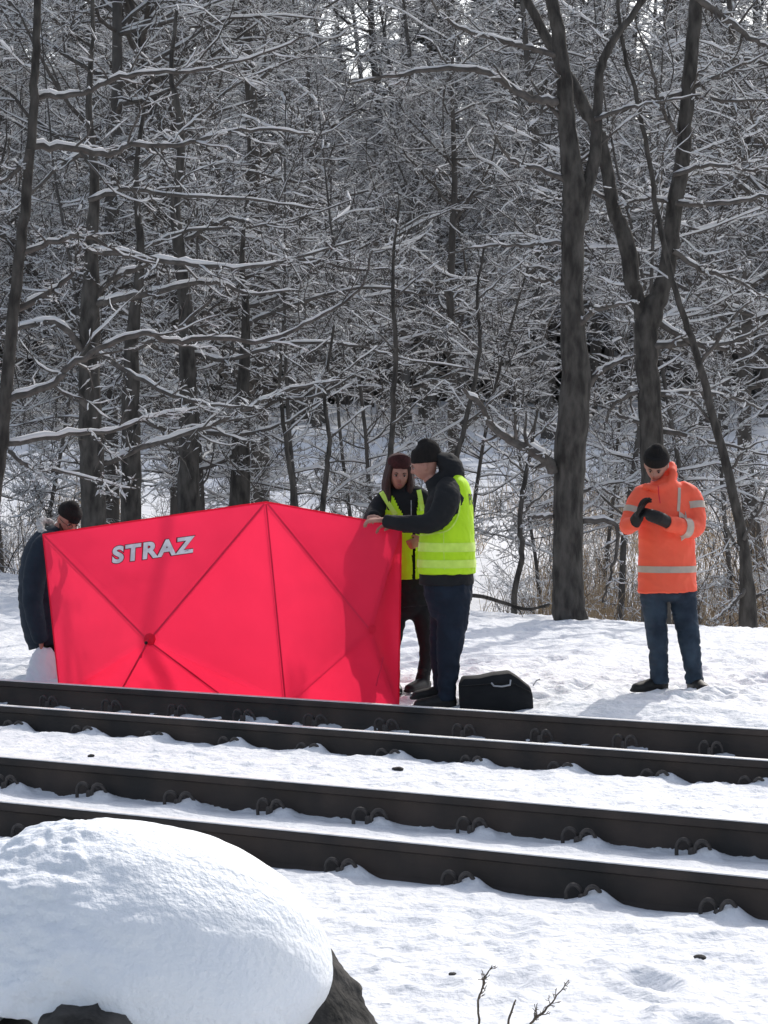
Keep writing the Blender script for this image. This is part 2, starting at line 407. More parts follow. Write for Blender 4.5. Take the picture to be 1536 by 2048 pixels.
YOUNG = [tree_parts(400+i, H, .042, 28, 2.6, first=.20, zp=.02, sub=8, tw=6, tl=3, lean=.08, smin=.007) for i, H in enumerate((7.5, 9, 6.5))]
for i, (x, y) in enumerate([(-5.3, 37.5), (-3.9, 35.2), (-2.5, 34), (-1.1, 33.4), (.1, 34.8), (-4.6, 42), (-.4, 39), (1.0, 37), (-1.9, 38), (3.2, 34), (4.5, 35), (5.4, 38), (2.6, 40), (-6.2, 39), (4.0, 45), (6.9, 44)]):
    place('young_tree', YOUNG[i % 3], x, y, rt.uniform(0, 6.3), rt.uniform(.8, 1.25), 'young thin stemmed tree full of fine snowy twigs just behind the snow bank', 'young tree', 'young trees behind the snow bank')

# far wood: a dense mass of snowy conifers closing the view
def far_wood():
    rg = np.random.RandomState(77); g = NB(); s = NB()
    n = 0
    for row, dist in enumerate((128, 136, 146, 158)):
        for x in np.arange(-34, 34.1, 3.4):
            x0 = x+rg.uniform(-1.2, 1.2); y0 = dist+rg.uniform(-3, 3); H = rg.uniform(21, 33)
            px = 768+x0/y0*F
            if 430 < px < 800: H = rg.uniform(13, 25)
            z0 = gz(x0, y0)-.5; m = 520
            t = np.where(rg.rand(m) < .16, rg.uniform(-.02, .16, m), rg.uniform(.02, 1, m)**.9); az = rg.uniform(0, 2*np.pi, m)
            R = (1-t)*3.3+.25; L = R*rg.uniform(.6, 1.1, m)
            st = np.stack([x0+0*t, y0+0*t, z0+t*H], 1)
            dr = np.stack([np.cos(az), np.sin(az), rg.uniform(-.35, .05, m)], 1)
            P = grow(rg, st, dr, L, 4, .12, -.06)
            w = L[:, None]*np.array([.10, .16, .13, .02])[None]
            side = np.stack([-np.sin(az), np.cos(az), 0*az], 1)
            A = P+side[:, None, :]*w[..., None]; B = P-side[:, None, :]*w[..., None]; A[..., 2] -= w*.7; B[..., 2] -= w*.7
            def sheet(nb, lift, f):
                V = np.stack([P+(A-P)*f, P, P+(B-P)*f], 2); V[..., 2] += lift
                V = V+rg.normal(0, .03, V.shape)
                i = np.arange(m*4*3).reshape(m, 4, 3)
                Q = np.stack([i[:, :-1, :-1], i[:, :-1, 1:], i[:, 1:, 1:], i[:, 1:, :-1]], -1).reshape(-1, 4)
                nb.add(V.reshape(-1, 3), Q)
            sheet(g, 0, 1); sheet(g, -.18, 1.25)
            mk = rg.rand(m) < .55
            P = P[mk]; A = A[mk]; B = B[mk]; m = int(mk.sum()); w = w[mk]
            sheet(s, .06, .75)
    V = np.concatenate(g.V+s.V); nq = sum(len(q) for q in g.Q)
    Q = np.concatenate(g.Q+[q+g.n for q in s.Q])
    me = mesh_np(V, Q); me.materials.append(M['spruce']); me.materials.append(M['twig_snow'])
    me.polygons.foreach_set('material_index', [0]*nq+[1]*(len(me.polygons)-nq))
    o = link('far_wood', me, None, smooth=False); tag(o, 'dark snowy mass of distant conifers closing the view behind the bare trees', 'wood', kind='stuff')
far_wood()

# undergrowth shrubs between bank and wood
def shrub_parts(seed, H=2.2, ns=12):
    rg = np.random.RandomState(seed)
    st = np.zeros((ns, 3)); st[:, :2] = rg.normal(0, .18, (ns, 2)); st[:, 2] = -.1
    dr = np.stack([rg.normal(0, .38, ns), rg.normal(0, .38, ns), np.ones(ns)], 1)
    P = grow(rg, st, dr, rg.uniform(.5, 1.1, ns)*H, 8, .13, .0); R = rg.uniform(.006, .014, ns)[:, None]*np.linspace(1, .3, 8)[None]
    sP, sR = sprout(rg, P, R, 7, (.2, .5), 5, .2, .02, flat=.8, rmin=.004)
    wP, wR = sprout(rg, sP, sR, 4, (.3, .7), 4, .25, .0, flat=.8, rmin=.003)
    c = NB(); tubes(c, P, R, 5); tubes(c, sP, sR, 3); tubes(c, wP, wR, 3)
    s = NB(); snow_on(s, rg, P, R, 4, hmin=.012, keep=.8); snow_on(s, rg, sP, sR, 3, hmin=.012, keep=.8); snow_on(s, rg, wP, wR, 3, hmin=.010, keep=.7)
    a = c.mesh(); a.materials.append(M['shrub_twig']); b = s.mesh(); b.materials.append(M['twig_snow'])
    return [('twigs', a), ('snow', b)]
SH = [shrub_parts(300+i, H, n_) for i, (H, n_) in enumerate([(2.4, 12), (1.6, 16), (3.2, 10), (2.0, 14)])]
rt = np.random.RandomState(9)
for i in range(85):
    y = 29.5+rt.uniform(0, 1)**1.3*45; x = rt.uniform(-.185, .185)*y
    if y+1.2*x < 30.3: continue
    place('shrub', SH[rt.randint(4)], x, y, rt.uniform(0, 6.3), rt.uniform(.5, 1.05),
          'leafless thicket shrub with thin snowy stems between the bank and the wood', 'shrub', 'leafless shrubs behind the snow bank')

def reeds():
    rg = np.random.RandomState(12); nb = NB(); n = 13000
    y = 31+rg.uniform(0, 1, n)*36; tx = rg.uniform(-.19, .19, n); x = tx*y
    dens = fbm(x*.35, y*.2, 2, 8)+np.where(tx > .06, .42, -.10)+np.where(tx < -.1, .1, 0)
    mk = (dens > .12) & (y+1.2*x > 31); x = x[mk]; y = y[mk]; n = len(x)
    st = np.stack([x, y, ground(x, y)-.05], 1); dr = np.stack([rg.normal(0, .22, n), rg.normal(0, .22, n), np.ones(n)], 1)
    P = grow(rg, st, dr, rg.uniform(.35, 1.25, n), 4, .10, -.05); R = rg.uniform(.004, .009, n)[:, None]*np.array([1, .9, .7, .3])[None]
    tubes(nb, P, R, 3)
    o = link('dry_reeds', nb.mesh(), M['reed'], smooth=False); tag(o, 'pale brown dry reeds and grass standing in the snow behind the bank', 'reeds', kind='stuff')
reeds()

# ------------------------------------------------------------------ traced trees (near, recognisable ones)
def trace(pts, d, rg=None, drift=0.0, jit=0.0):
    """pts: (px,py,width_px) -> world polyline and radii at depth d, drifting in depth along its length"""
    C = cat_rom(pts); out = []; R = []
    L = np.concatenate([[0], np.cumsum(np.hypot(np.diff(C[:, 0]), np.diff(C[:, 1])))])/F*d
    for (px, py, w), l in zip(C, L):
        dd = d+drift*l; out.append(W(px, py, dd)[:]); R.append(max(w, 1.2)/2/F*dd)
    P = np.array(out)
    if rg is not None and jit: P = P+rg.normal(0, jit, P.shape)
    return P[None], np.array(R)[None]
def traced_tree(label, d, trunks, branches, seed, sub=9, group=None, cat='tree', kind='bare_tree', base=None, snow_w=1.0, bmat='bark', twl=1.0):
    rg = np.random.RandomState(seed)
    b = W(trunks[0][0][0], trunks[0][0][1], d)
    root = empty(kind, (b.x, b.y, gz(b.x, b.y)), label, cat, group)
    a = NB(); c = NB(); s = NB(); first = True
    for tr in trunks:
        tr = [t if len(t) == 3 else (*t, 10) for t in tr]
        P, R = trace(tr, d if first else d+.0)
        if first:
            z = gz(P[0, 0, 0], P[0, 0, 1])
            P = np.concatenate([P[:, :1], P], 1); P[0, 0, 2] = z-.3; R = np.concatenate([R[:, :1]*1.25, R], 1)
            first = False
        P = P+np.concatenate([np.zeros((1, 1, 3)), rg.normal(0, .006, P[:, 1:].shape)], 1)
        tubes(a, P, R, 12)
        sP, sR = sprout(rg, P, R, int(5*twl)+1, (.07, .18), 7, .2, .04, tmin=.45, flat=.6, rfac=.18, rmin=.007)
        wP, wR = sprout(rg, sP, sR, 6, (.3, .6), 5, .22, .02, rmin=.0045)
        tubes(c, sP, sR, 5); tubes(c, wP, wR, 3); snow_on(s, rg, sP, sR, 4, hmin=.014); snow_on(s, rg, wP, wR, 3, hmin=.010)
    for br in branches:
        w0 = br[0]; pts = br[1:]; n = len(pts)
        pts = [(p[0], p[1], w0*(1-.72*i/(n-1))) for i, p in enumerate(pts)]
        dr = rg.uniform(-.45, .45)
        P, R = trace(pts, d+rg.uniform(-.1, .1), rg, dr, .008)
        tubes(c, P, R, 7)
        snow_on(s, rg, P, R, 5, thick=.95*snow_w, keep=1, hmin=.013, hmax=.032)
        sP, sR = sprout(rg, P, R, int(sub*1.5), (.10, .34), 7, .20, .02, tmin=.08, flat=.55, rfac=.5, rmin=.006)
        wP, wR = sprout(rg, sP, sR, 5, (.3, .7), 5, .22, .02, flat=.6, rmin=.004)
        xP, xR = sprout(rg, wP, wR, 2, (.3, .7), 4, .25, .0, flat=.7, rmin=.003)
        tubes(c, sP, sR, 5); tubes(c, wP, wR, 3); tubes(c, xP, xR, 3)
        snow_on(s, rg, sP, sR, 4, hmin=.013); snow_on(s, rg, wP, wR, 3, hmin=.010, keep=.8); snow_on(s, rg, xP, xR, 3, hmin=.008, keep=.6)
    link('trunk', a.mesh(), M[bmat], root)
    if c.n: link('crown', c.mesh(), M['twig'], root)
    if s.n: link('snow', s.mesh(), M['twig_snow'], root, smooth=False)
    return root

# R1: the thick trunk left of the man in orange
traced_tree('thick dark trunk right of the policeman, with a broken snowy limb reaching left', 25.8,
    [[(1140, 1236, 70), (1136, 1150, 62), (1137, 1000, 60), (1141, 900, 64), (1150, 800, 62), (1152, 740, 58), (1144, 600, 46), (1147, 450, 47), (1150, 390, 50), (1136, 280, 38), (1128, 160, 32), (1115, 60, 28), (1105, 0, 26), (1092, -180, 28), (1085, -420, 16)],
     [(1152, 460, 34), (1172, 383, 28), (1192, 300, 24), (1193, 230, 20), (1200, 144, 18), (1222, 86, 16), (1270, 24, 13), (1320, -60, 18), (1350, -220, 12)]],
    [(26, (1108, 945), (1085, 915), (1030, 885), (990, 860), (960, 810), (925, 780)),
     (16, (1168, 780), (1200, 745), (1235, 725), (1272, 710)),
     (14, (1160, 650), (1185, 625), (1225, 612), (1268, 603)),
     (18, (1115, 205), (1060, 195), (1000, 160), (950, 140), (860, 140), (790, 150), (700, 165)),
     (13, (1110, 110), (1050, 95), (1000, 80), (930, 60), (880, 25), (850, -20)),
     (13, (1160, 375), (1120, 355), (1080, 340), (1030, 325), (1000, 290), (975, 230)),
     (10, (1130, 560), (1080, 562), (1040, 545)),
     (9, (1125, 485), (1060, 490), (980, 490), (900, 505)),
     (10, (1105, 1035), (1070, 1035), (1045, 1052)),
     (12, (1165, 1043), (1228, 1046), (1233, 1100), (1220, 1155), (1205, 1205)),
     (8, (1165, 983), (1200, 976), (1242, 1000)),
     (7, (1120, 740), (1112, 738), (1100, 740)),
     (12, (1135, 250), (1090, 200), (1060, 160)),
     (10, (1190, 240), (1240, 222), (1310, 205), (1400, 190))], 11, sub=6, twl=.4)
# R2: forked tree behind the man in orange
traced_tree('forked tree whose trunk rises straight behind the head of the man in orange', 27.2,
    [[(1312, 1180, 58), (1308, 1000, 50), (1304, 880, 48), (1296, 750, 46), (1291, 680, 48), (1300, 630, 50), (1325, 570, 36), (1340, 500, 33), (1347, 420, 33), (1364, 330, 31), (1370, 250, 29), (1376, 180, 29), (1386, 80, 27), (1393, 0, 27), (1402, -150, 22), (1410, -380, 12)],
     [(1295, 680, 36), (1280, 613, 30), (1264, 560, 33), (1252, 480, 34), (1228, 422, 28), (1213, 335, 26), (1198, 265, 26), (1160, 200, 28), (1110, 105, 22), (1060, 10, 18), (1020, -90, 14), (990, -250, 8)]],
    [(16, (1393, -5), (1440, 30), (1500, 75), (1536, 95), (1620, 140)),
     (13, (1378, 190), (1300, 200), (1240, 225), (1215, 262)),
     (11, (1372, 180), (1450, 145), (1540, 105)),
     (10, (1376, 190), (1460, 202), (1560, 200)),
     (12, (1350, 408), (1440, 407), (1536, 390), (1600, 380)),
     (11, (1350, 406), (1290, 398), (1240, 412)),
     (12, (1345, 500), (1400, 540), (1470, 560), (1540, 600)),
     (15, (1305, 695), (1380, 685), (1450, 697), (1540, 668)),
     (13, (1305, 640), (1400, 690), (1480, 678), (1540, 640)),
     (12, (1305, 790), (1400, 785), (1480, 800), (1520, 820)),
     (11, (1290, 780), (1240, 800), (1215, 830), (1210, 860)),
     (11, (1310, 860), (1420, 882), (1540, 912)),
     (10, (1290, 850), (1240, 830), (1220, 820)),
     (10, (1350, 350), (1420, 330), (1500, 340), (1560, 330)),
     (10, (1365, 280), (1330, 230), (1300, 120), (1270, 40)),
     (9, (1225, 410), (1180, 380), (1120, 400), (1060, 380))], 12, sub=8, twl=.5)
# R3 thin leaning
traced_tree('thin leaning tree at the right edge of the picture, bending up to the left', 26.5,
    [[(1497, 1235, 38), (1488, 1100, 23), (1458, 950, 19), (1430, 850, 17), (1400, 730, 15), (1370, 640, 13), (1345, 560, 12), (1318, 440, 11), (1300, 330, 10), (1275, 200, 9), (1248, 100, 8), (1235, 0, 7), (1225, -120, 5)]],
    [(9, (1400, 730), (1450, 660), (1490, 610), (1536, 590)), (8, (1458, 950), (1490, 900), (1536, 880)), (7, (1430, 850), (1380, 800), (1340, 790)),
     (8, (1486, 1080), (1520, 1020), (1540, 960)), (9, (1490, 1180), (1460, 1215), (1430, 1240)), (10, (1495, 1210), (1520, 1190), (1550, 1170)),
     (8, (1480, 1100), (1455, 1060), (1445, 1000))], 13, sub=6, twl=.5)
# L1 thin pale trunk at the left edge with long arms
traced_tree('slim grey trunk along the left edge of the picture, leaning right as it rises', 22.5,
    [[(-48, 1260, 36), (-14, 1000, 31), (7, 850, 28), (20, 700, 25), (37, 540, 23), (52, 400, 21), (64, 250, 19), (72, 120, 17), (76, 0, 15), (80, -200, 15), (84, -420, 8)]],
    [(15, (58, 293), (130, 296), (220, 308), (265, 290), (350, 293), (430, 270), (520, 258), (620, 268)),
     (13, (60, 300), (40, 335), (0, 366), (-40, 380)),
     (13, (70, 192), (120, 193), (170, 185), (210, 165), (290, 145), (400, 140), (520, 110), (620, 70)),
     (16, (38, 620), (90, 590), (140, 550), (160, 490)),
     (15, (14, 800), (110, 765), (132, 740), (200, 697), (285, 667), (340, 682), (420, 677), (530, 682), (610, 650), (690, 605), (730, 560), (742, 500)),
     (12, (12, 890), (140, 870), (230, 860), (300, 835), (390, 815)),
     (12, (50, 505), (130, 477), (180, 475), (250, 512), (310, 530)),
     (10, (20, 900), (60, 935), (130, 945), (270, 977))], 14, sub=9, twl=.4, snow_w=1.1)
# L2 behind it, wide arms
traced_tree('dark straight trunk rising just right of the bent over man, with long low arms', 29.0,
    [[(190, 1120, 52), (186, 1000, 50), (182, 880, 48), (178, 780, 44), (180, 640, 40), (182, 500, 28), (190, 350, 19), (176, 200, 13), (186, 50, 9), (180, -100, 6)]],
    [(16, (180, 720), (110, 645), (0, 672), (-50, 690)),
     (16, (182, 600), (230, 555), (290, 530), (320, 512)),
     (15, (184, 610), (270, 592), (330, 580), (400, 565), (450, 568), (500, 588), (600, 580)),
     (14, (186, 930), (215, 925), (300, 890), (400, 860), (500, 815), (570, 780), (680, 762)),
     (13, (186, 700), (260, 745), (330, 785), (420, 810), (530, 815)),
     (13, (182, 500), (320, 520), (400, 530), (490, 535), (600, 515), (710, 480)),
     (12, (180, 820), (150, 780), (110, 765)),
     (11, (180, 400), (260, 380), (350, 390), (500, 400), (640, 420)),
     (10, (178, 300), (110, 340), (40, 410), (0, 430))], 15, sub=9, twl=.4, snow_w=1.1)
more = [
 ('dark trunk third from the left edge, standing behind the left half of the red screen', 30.5, [[(262, 1120, 44), (262, 950, 40), (262, 800, 36), (266, 650, 26), (282, 500, 17), (272, 350, 11), (290, 200, 7)]],
  [(11, (262, 820), (330, 860), (420, 850), (520, 830)), (10, (266, 700), (350, 660), (420, 600), (445, 560)), (10, (262, 900), (200, 930), (120, 945), (40, 930)), (9, (275, 500), (380, 460), (500, 455), (620, 430)), (9, (282, 330), (380, 250), (470, 170), (560, 130))], 16),
 ('dark trunk behind the middle of the red screen, left of its peak', 32.0, [[(380, 1120, 48), (378, 950, 44), (376, 800, 36), (370, 600, 28), (352, 440, 22), (362, 280, 15), (344, 140, 10), (352, 20, 7)]],
  [(11, (376, 860), (470, 870), (560, 850), (660, 790)), (10, (374, 700), (450, 720), (560, 690), (700, 690), (800, 715), (950, 740)), (9, (368, 480), (460, 440), (560, 450), (700, 400)), (9, (362, 300), (300, 260), (250, 250))], 17),
 ('dark trunk directly behind the peak of the red screen', 33.5, [[(478, 1120, 44), (480, 950, 40), (484, 800, 28), (492, 640, 17), (484, 500, 10), (498, 380, 6)]],
  [(10, (484, 830), (560, 800), (640, 790), (740, 730)), (10, (482, 900), (430, 930), (350, 945), (260, 940)), (9, (486, 650), (560, 620), (650, 590), (760, 575), (860, 590), (930, 570)), (8, (486, 560), (600, 520), (720, 540), (820, 530))], 18),
]
for lab, d, t, b, sd_ in more: traced_tree(lab, d, t, b, sd_, sub=8, twl=.5, snow_w=1.0)
sap = [
 ('slender sapling trunk behind the screen, left one of the two right of its peak', 31, [[(590, 1080, 11), (582, 950, 10), (570, 870, 9), (560, 760, 7), (566, 640, 5)]], 21),
 ('slender sapling trunk behind the screen, right one of the two right of its peak', 30.5, [[(640, 1060, 12), (652, 950, 11), (658, 880, 9), (650, 780, 7), (668, 650, 5)]], 22),
 ('thin upright sapling rising behind the head of the woman in the yellow vest', 29.5, [[(776, 1060, 14), (778, 950, 13), (784, 850, 11), (792, 700, 10), (786, 600, 8), (788, 500, 6), (800, 400, 4)]], 23),
 ('thin sapling slanting up right behind the policeman, lower dark stem', 30, [[(880, 1060, 14), (902, 950, 12), (930, 850, 10), (960, 700, 8), (955, 600, 6), (970, 480, 4)]], 24),
 ('crooked thin sapling between the policeman and the thick trunk', 28.8, [[(1028, 1190, 12), (1044, 1100, 11), (1040, 1030, 10), (1052, 950, 9), (1064, 880, 7), (1075, 820, 5)]], 25),
]
for lab, d, t, sd_ in sap:
    t0 = t[0]
    br = [(5, t0[k][:2], (t0[k][0]+sx*50, t0[k][1]-45), (t0[k][0]+sx*110, t0[k][1]-90)) for k, sx in ((2, 1), (3, -1), (min(4, len(t0)-2), 1))]
    traced_tree(lab, d, t, br, sd_, sub=5, twl=1.2, kind='sapling', cat='sapling')

# fallen branch on the bank behind the policeman
def fallen():
    rg = np.random.RandomState(3); P, R = trace([(900, 1196, 9), (960, 1198, 9), (1010, 1212, 8), (1055, 1224, 7), (1100, 1214, 5)], 26.4)
    P[0, :, 2] += .03
    c = NB(); tubes(c, P, R, 6); sP, sR = sprout(rg, P, R, 8, (.1, .3), 5, .2, .0, flat=.6, rmin=.006); tubes(c, sP, sR, 4)
    root = empty('fallen_branch', P[0, 0], 'long fallen branch lying on the bank between the policeman and the thick trunk', 'branch')
    link('wood', c.mesh(), M['bark'], root)
    s = NB(); snow_on(s, rg, P, R, 5, hmin=.015); link('snow', s.mesh(), M['twig_snow'], root)
fallen()
def brush_pile():
    rg = np.random.RandomState(4); n = 46
    c0 = W(1500, 1240, 25.9)
    st = np.stack([c0.x+rg.normal(0, .22, n), c0.y+rg.normal(0, .2, n), np.full(n, gz(c0.x, c0.y)-.03)], 1)
    dr = np.stack([rg.normal(0, 1, n), rg.normal(0, .7, n), rg.uniform(.05, .9, n)], 1)
    P = grow(rg, st, dr, rg.uniform(.3, .75, n), 6, .15, -.03); R = rg.uniform(.008, .022, n)[:, None]*np.linspace(1, .4, 6)[None]
    c = NB(); tubes(c, P, R, 5); s = NB(); snow_on(s, rg, P, R, 4, hmin=.012, keep=.7)
    root = empty('brush_pile', c0, 'dark heap of cut branches at the foot of the thin leaning tree', 'brush pile')
    link('branches', c.mesh(), M['bark'], root); link('snow', s.mesh(), M['twig_snow'], root)
brush_pile()

# small white sign far behind the thick trunk
def box_mesh(x0, x1, y0, y1, z0, z1, bev=0):
    bm = bmesh.new(); bmesh.ops.create_cube(bm, size=1)
    for v in bm.verts: v.co = ((x0+x1)/2+v.co.x*(x1-x0), (y0+y1)/2+v.co.y*(y1-y0), (z0+z1)/2+v.co.z*(z1-z0))
    if bev: bmesh.ops.bevel(bm, geom=bm.edges[:], offset=bev, segments=2, affect='EDGES')
    me = bpy.data.meshes.new('m'); bm.to_mesh(me); bm.free(); return me
#@@OBJECTS@@
def stones():
    bm = bmesh.new(); bmesh.ops.create_icosphere(bm, subdivisions=3, radius=.03)
    for v in bm.verts:
        c = v.co.copy(); v.co *= 1+.25*float(fbm(np.array([c.x*50]), np.array([c.y*50+c.z*31]), 2, 4)[0]); v.co.z *= .55
    me = bpy.data.meshes.new('stone'); bm.to_mesh(me); bm.free(); me.materials.append(M['rock'])
    for k, (px, py, sc) in enumerate([(795, 1543, .9), (182, 1517, .7), (1400, 1905, .6), (905, 1925, .4)]):
        d = F*(CAMZ+.14)/(py-HOR); q = W(px, py, d)
        o = bpy.data.objects.new('stone', me); COL.objects.link(o); o.location = (q.x, q.y, gz(q.x, q.y)+.004); o.scale = (sc*1.3, sc, sc); o.rotation_euler = (0, 0, k*1.3)
        tag(o, 'small dark stone poking through the snow beside the rails', 'stone', 'small stones poking through the snow')
stones()
# ------------------------------------------------------------------ boulder with its snow cap
def boulder():
    D = 7.0; cx, cy = -.80, 7.05
    root = empty('boulder', (cx, cy, gz(cx, cy)), 'large dark boulder under a thick dome of snow in the left foreground', 'boulder')
    nt, nz = 160, 90
    def prof(zf):      # rock radius by height
        return np.interp(zf, [-.30, -.15, 0, .1, .2, .35], [1.02, .93, .80, .74, .66, .50])
    zz = np.linspace(-.32, .36, nz); th = np.linspace(0, 2*np.pi, nt, endpoint=False)
    T, Z = np.meshgrid(th, zz); R = prof(Z)*(.66+.34*np.exp(-(np.abs((T+np.pi) % (2*np.pi)-np.pi-.40)/.62)**3)+.52*np.exp(-((T-4.70)/.22)**2)*(1-sstep(.16, .27, Z+.06*fbm(T*9, Z*9, 3, 7)+.5*(T-4.62)**2))+.34*np.exp(-((T-4.10)/.13)**4)*(1-sstep(.10, .15, Z)))*(1+.05*fbm(np.cos(T)*2+5, np.sin(T)*2+Z*3, 4, 2))+.02*fbm(T*9, Z*14, 3, 6)
    V = np.stack([cx+.02+R*np.cos(T), cy+.9*R*np.sin(T), Z], -1).reshape(-1, 3)
    V = np.vstack([V, [[cx, cy, .37]]]); i = np.arange(nt*nz).reshape(nz, nt); j = np.roll(i, -1, 1)
    Q = np.stack([i[:-1], j[:-1], j[1:], i[1:]], -1).reshape(-1, 4)
    Q = np.vstack([Q, np.stack([i[-1], j[-1], 0*i[-1]+nt*nz, 0*i[-1]+nt*nz], -1)])
    me = mesh_from(V, [tuple(dict.fromkeys(q)) for q in Q.tolist()]); link('rock', me, M['rock'], root)
    # snow cap: dome, overhanging lip, ragged lower edge
    nv = 110; nt = 240; th = np.linspace(0, 2*np.pi, nt, endpoint=False)
    dth = (th+np.pi) % (2*np.pi)-np.pi
    low = -.02+.030*fbm(th*5, th*0, 4, 9)+.20*np.exp(-((th-4.36)/.17)**4)+.05*np.exp(-((th-3.8)/.2)**2)+.08*np.exp(-((dth-.45)/.4)**2)+.03*np.exp(-((dth+.35)/.15)**2)+.006*np.sin(th*31)
    V = []
    for k in range(nv):
        f = k/(nv-1)
        a = f*np.pi*.5*1.0
        # upper dome (f<.75) then curl in under the lip
        if f < .82:
            g = f/.82*np.pi/2; rr = math.sin(g)**.96; zz = .17+(.612-.17)*max(0, math.cos(g))**1.0
            z = np.full(nt, zz); r = np.full(nt, .63*rr)
        else:
            g = (f-.82)/.18; r = .63-.07*g**1.6-.02*g; z = .17+(low-.17)*g; r = np.full(nt, r)
        x = cx+r*np.cos(th)*(1+.04*np.cos(th)); y = cy+.88*r*np.sin(th)
        # top leans left as in a drift
        x = x-.025*(1-rr if f < .82 else 0)*1.0
        dn = .024*fbm(x*5, y*5+z*6, 4, 14)*(1-.75*sstep(-.2, .5, np.cos(th)))+.009*fbm(x*22, y*14+z*22, 3, 15)*(1-sstep(-.3, .25, np.cos(th)))
        V.append(np.stack([x+dn*np.cos(th), y+dn*np.sin(th), z+dn*.8], 1))
    for g in (.5, 1):     # underside
        r = .54-.25*g; V.append(np.stack([cx+r*np.cos(th), cy+.88*r*np.sin(th), low+.02+.1*g], 1))
    n = len(V); V = np.concatenate(V); i = np.arange(nt*n).reshape(n, nt); j = np.roll(i, -1, 1)
    Q = np.stack([i[:-1], i[1:], j[1:], j[:-1]], -1).reshape(-1, 4)
    link('snow_cap', mesh_np(V, Q), M['boulder_snow'], root)
boulder()

# ------------------------------------------------------------------ dry weeds in the foreground
def weed(label, pts, seed, nsub):
    rg = np.random.RandomState(seed); P, R = trace(pts, 7.75, rg, .2, .0015)
    P = P.copy(); P[0, 0, 2] = gz(P[0, 0, 0], P[0, 0, 1])-.02
    root = empty('dry_weed', P[0, 0], label, 'weed', 'dry weeds in the foreground snow')
    c = NB(); tubes(c, P, R, 6)
    sP, sR = sprout(rg, P, R, nsub, (.08, .2), 5, .22, .05, tmin=.25, fwd=.9, rfac=.6, rmin=.0016); tubes(c, sP, sR, 5)
    s2, r2 = sprout(rg, sP, sR, 3, (.2, .5), 4, .25, .0, fwd=.9, rfac=.8, rmin=.0014); tubes(c, s2, r2, 4)
    link('stalk', c.mesh(), M['weed'], root)
weed('tallest dry weed stalk, left of the three in the foreground snow', [(958, 2070, 5), (957, 2000, 4.5), (966, 1975, 4), (970, 1955, 3.5), (984, 1934, 2.2)], 1, 16)
weed('shortest bare dry weed stalk, middle of the three in the foreground snow', [(1014, 2080, 5), (1018, 2040, 5), (1032, 1998, 3)], 2, 2)
weed('dry weed stalk leaning right, rightmost of the three in the foreground snow', [(1050, 2075, 5), (1062, 2045, 5), (1085, 2025, 5), (1110, 1998, 3), (1137, 1960, 2)], 3, 16)

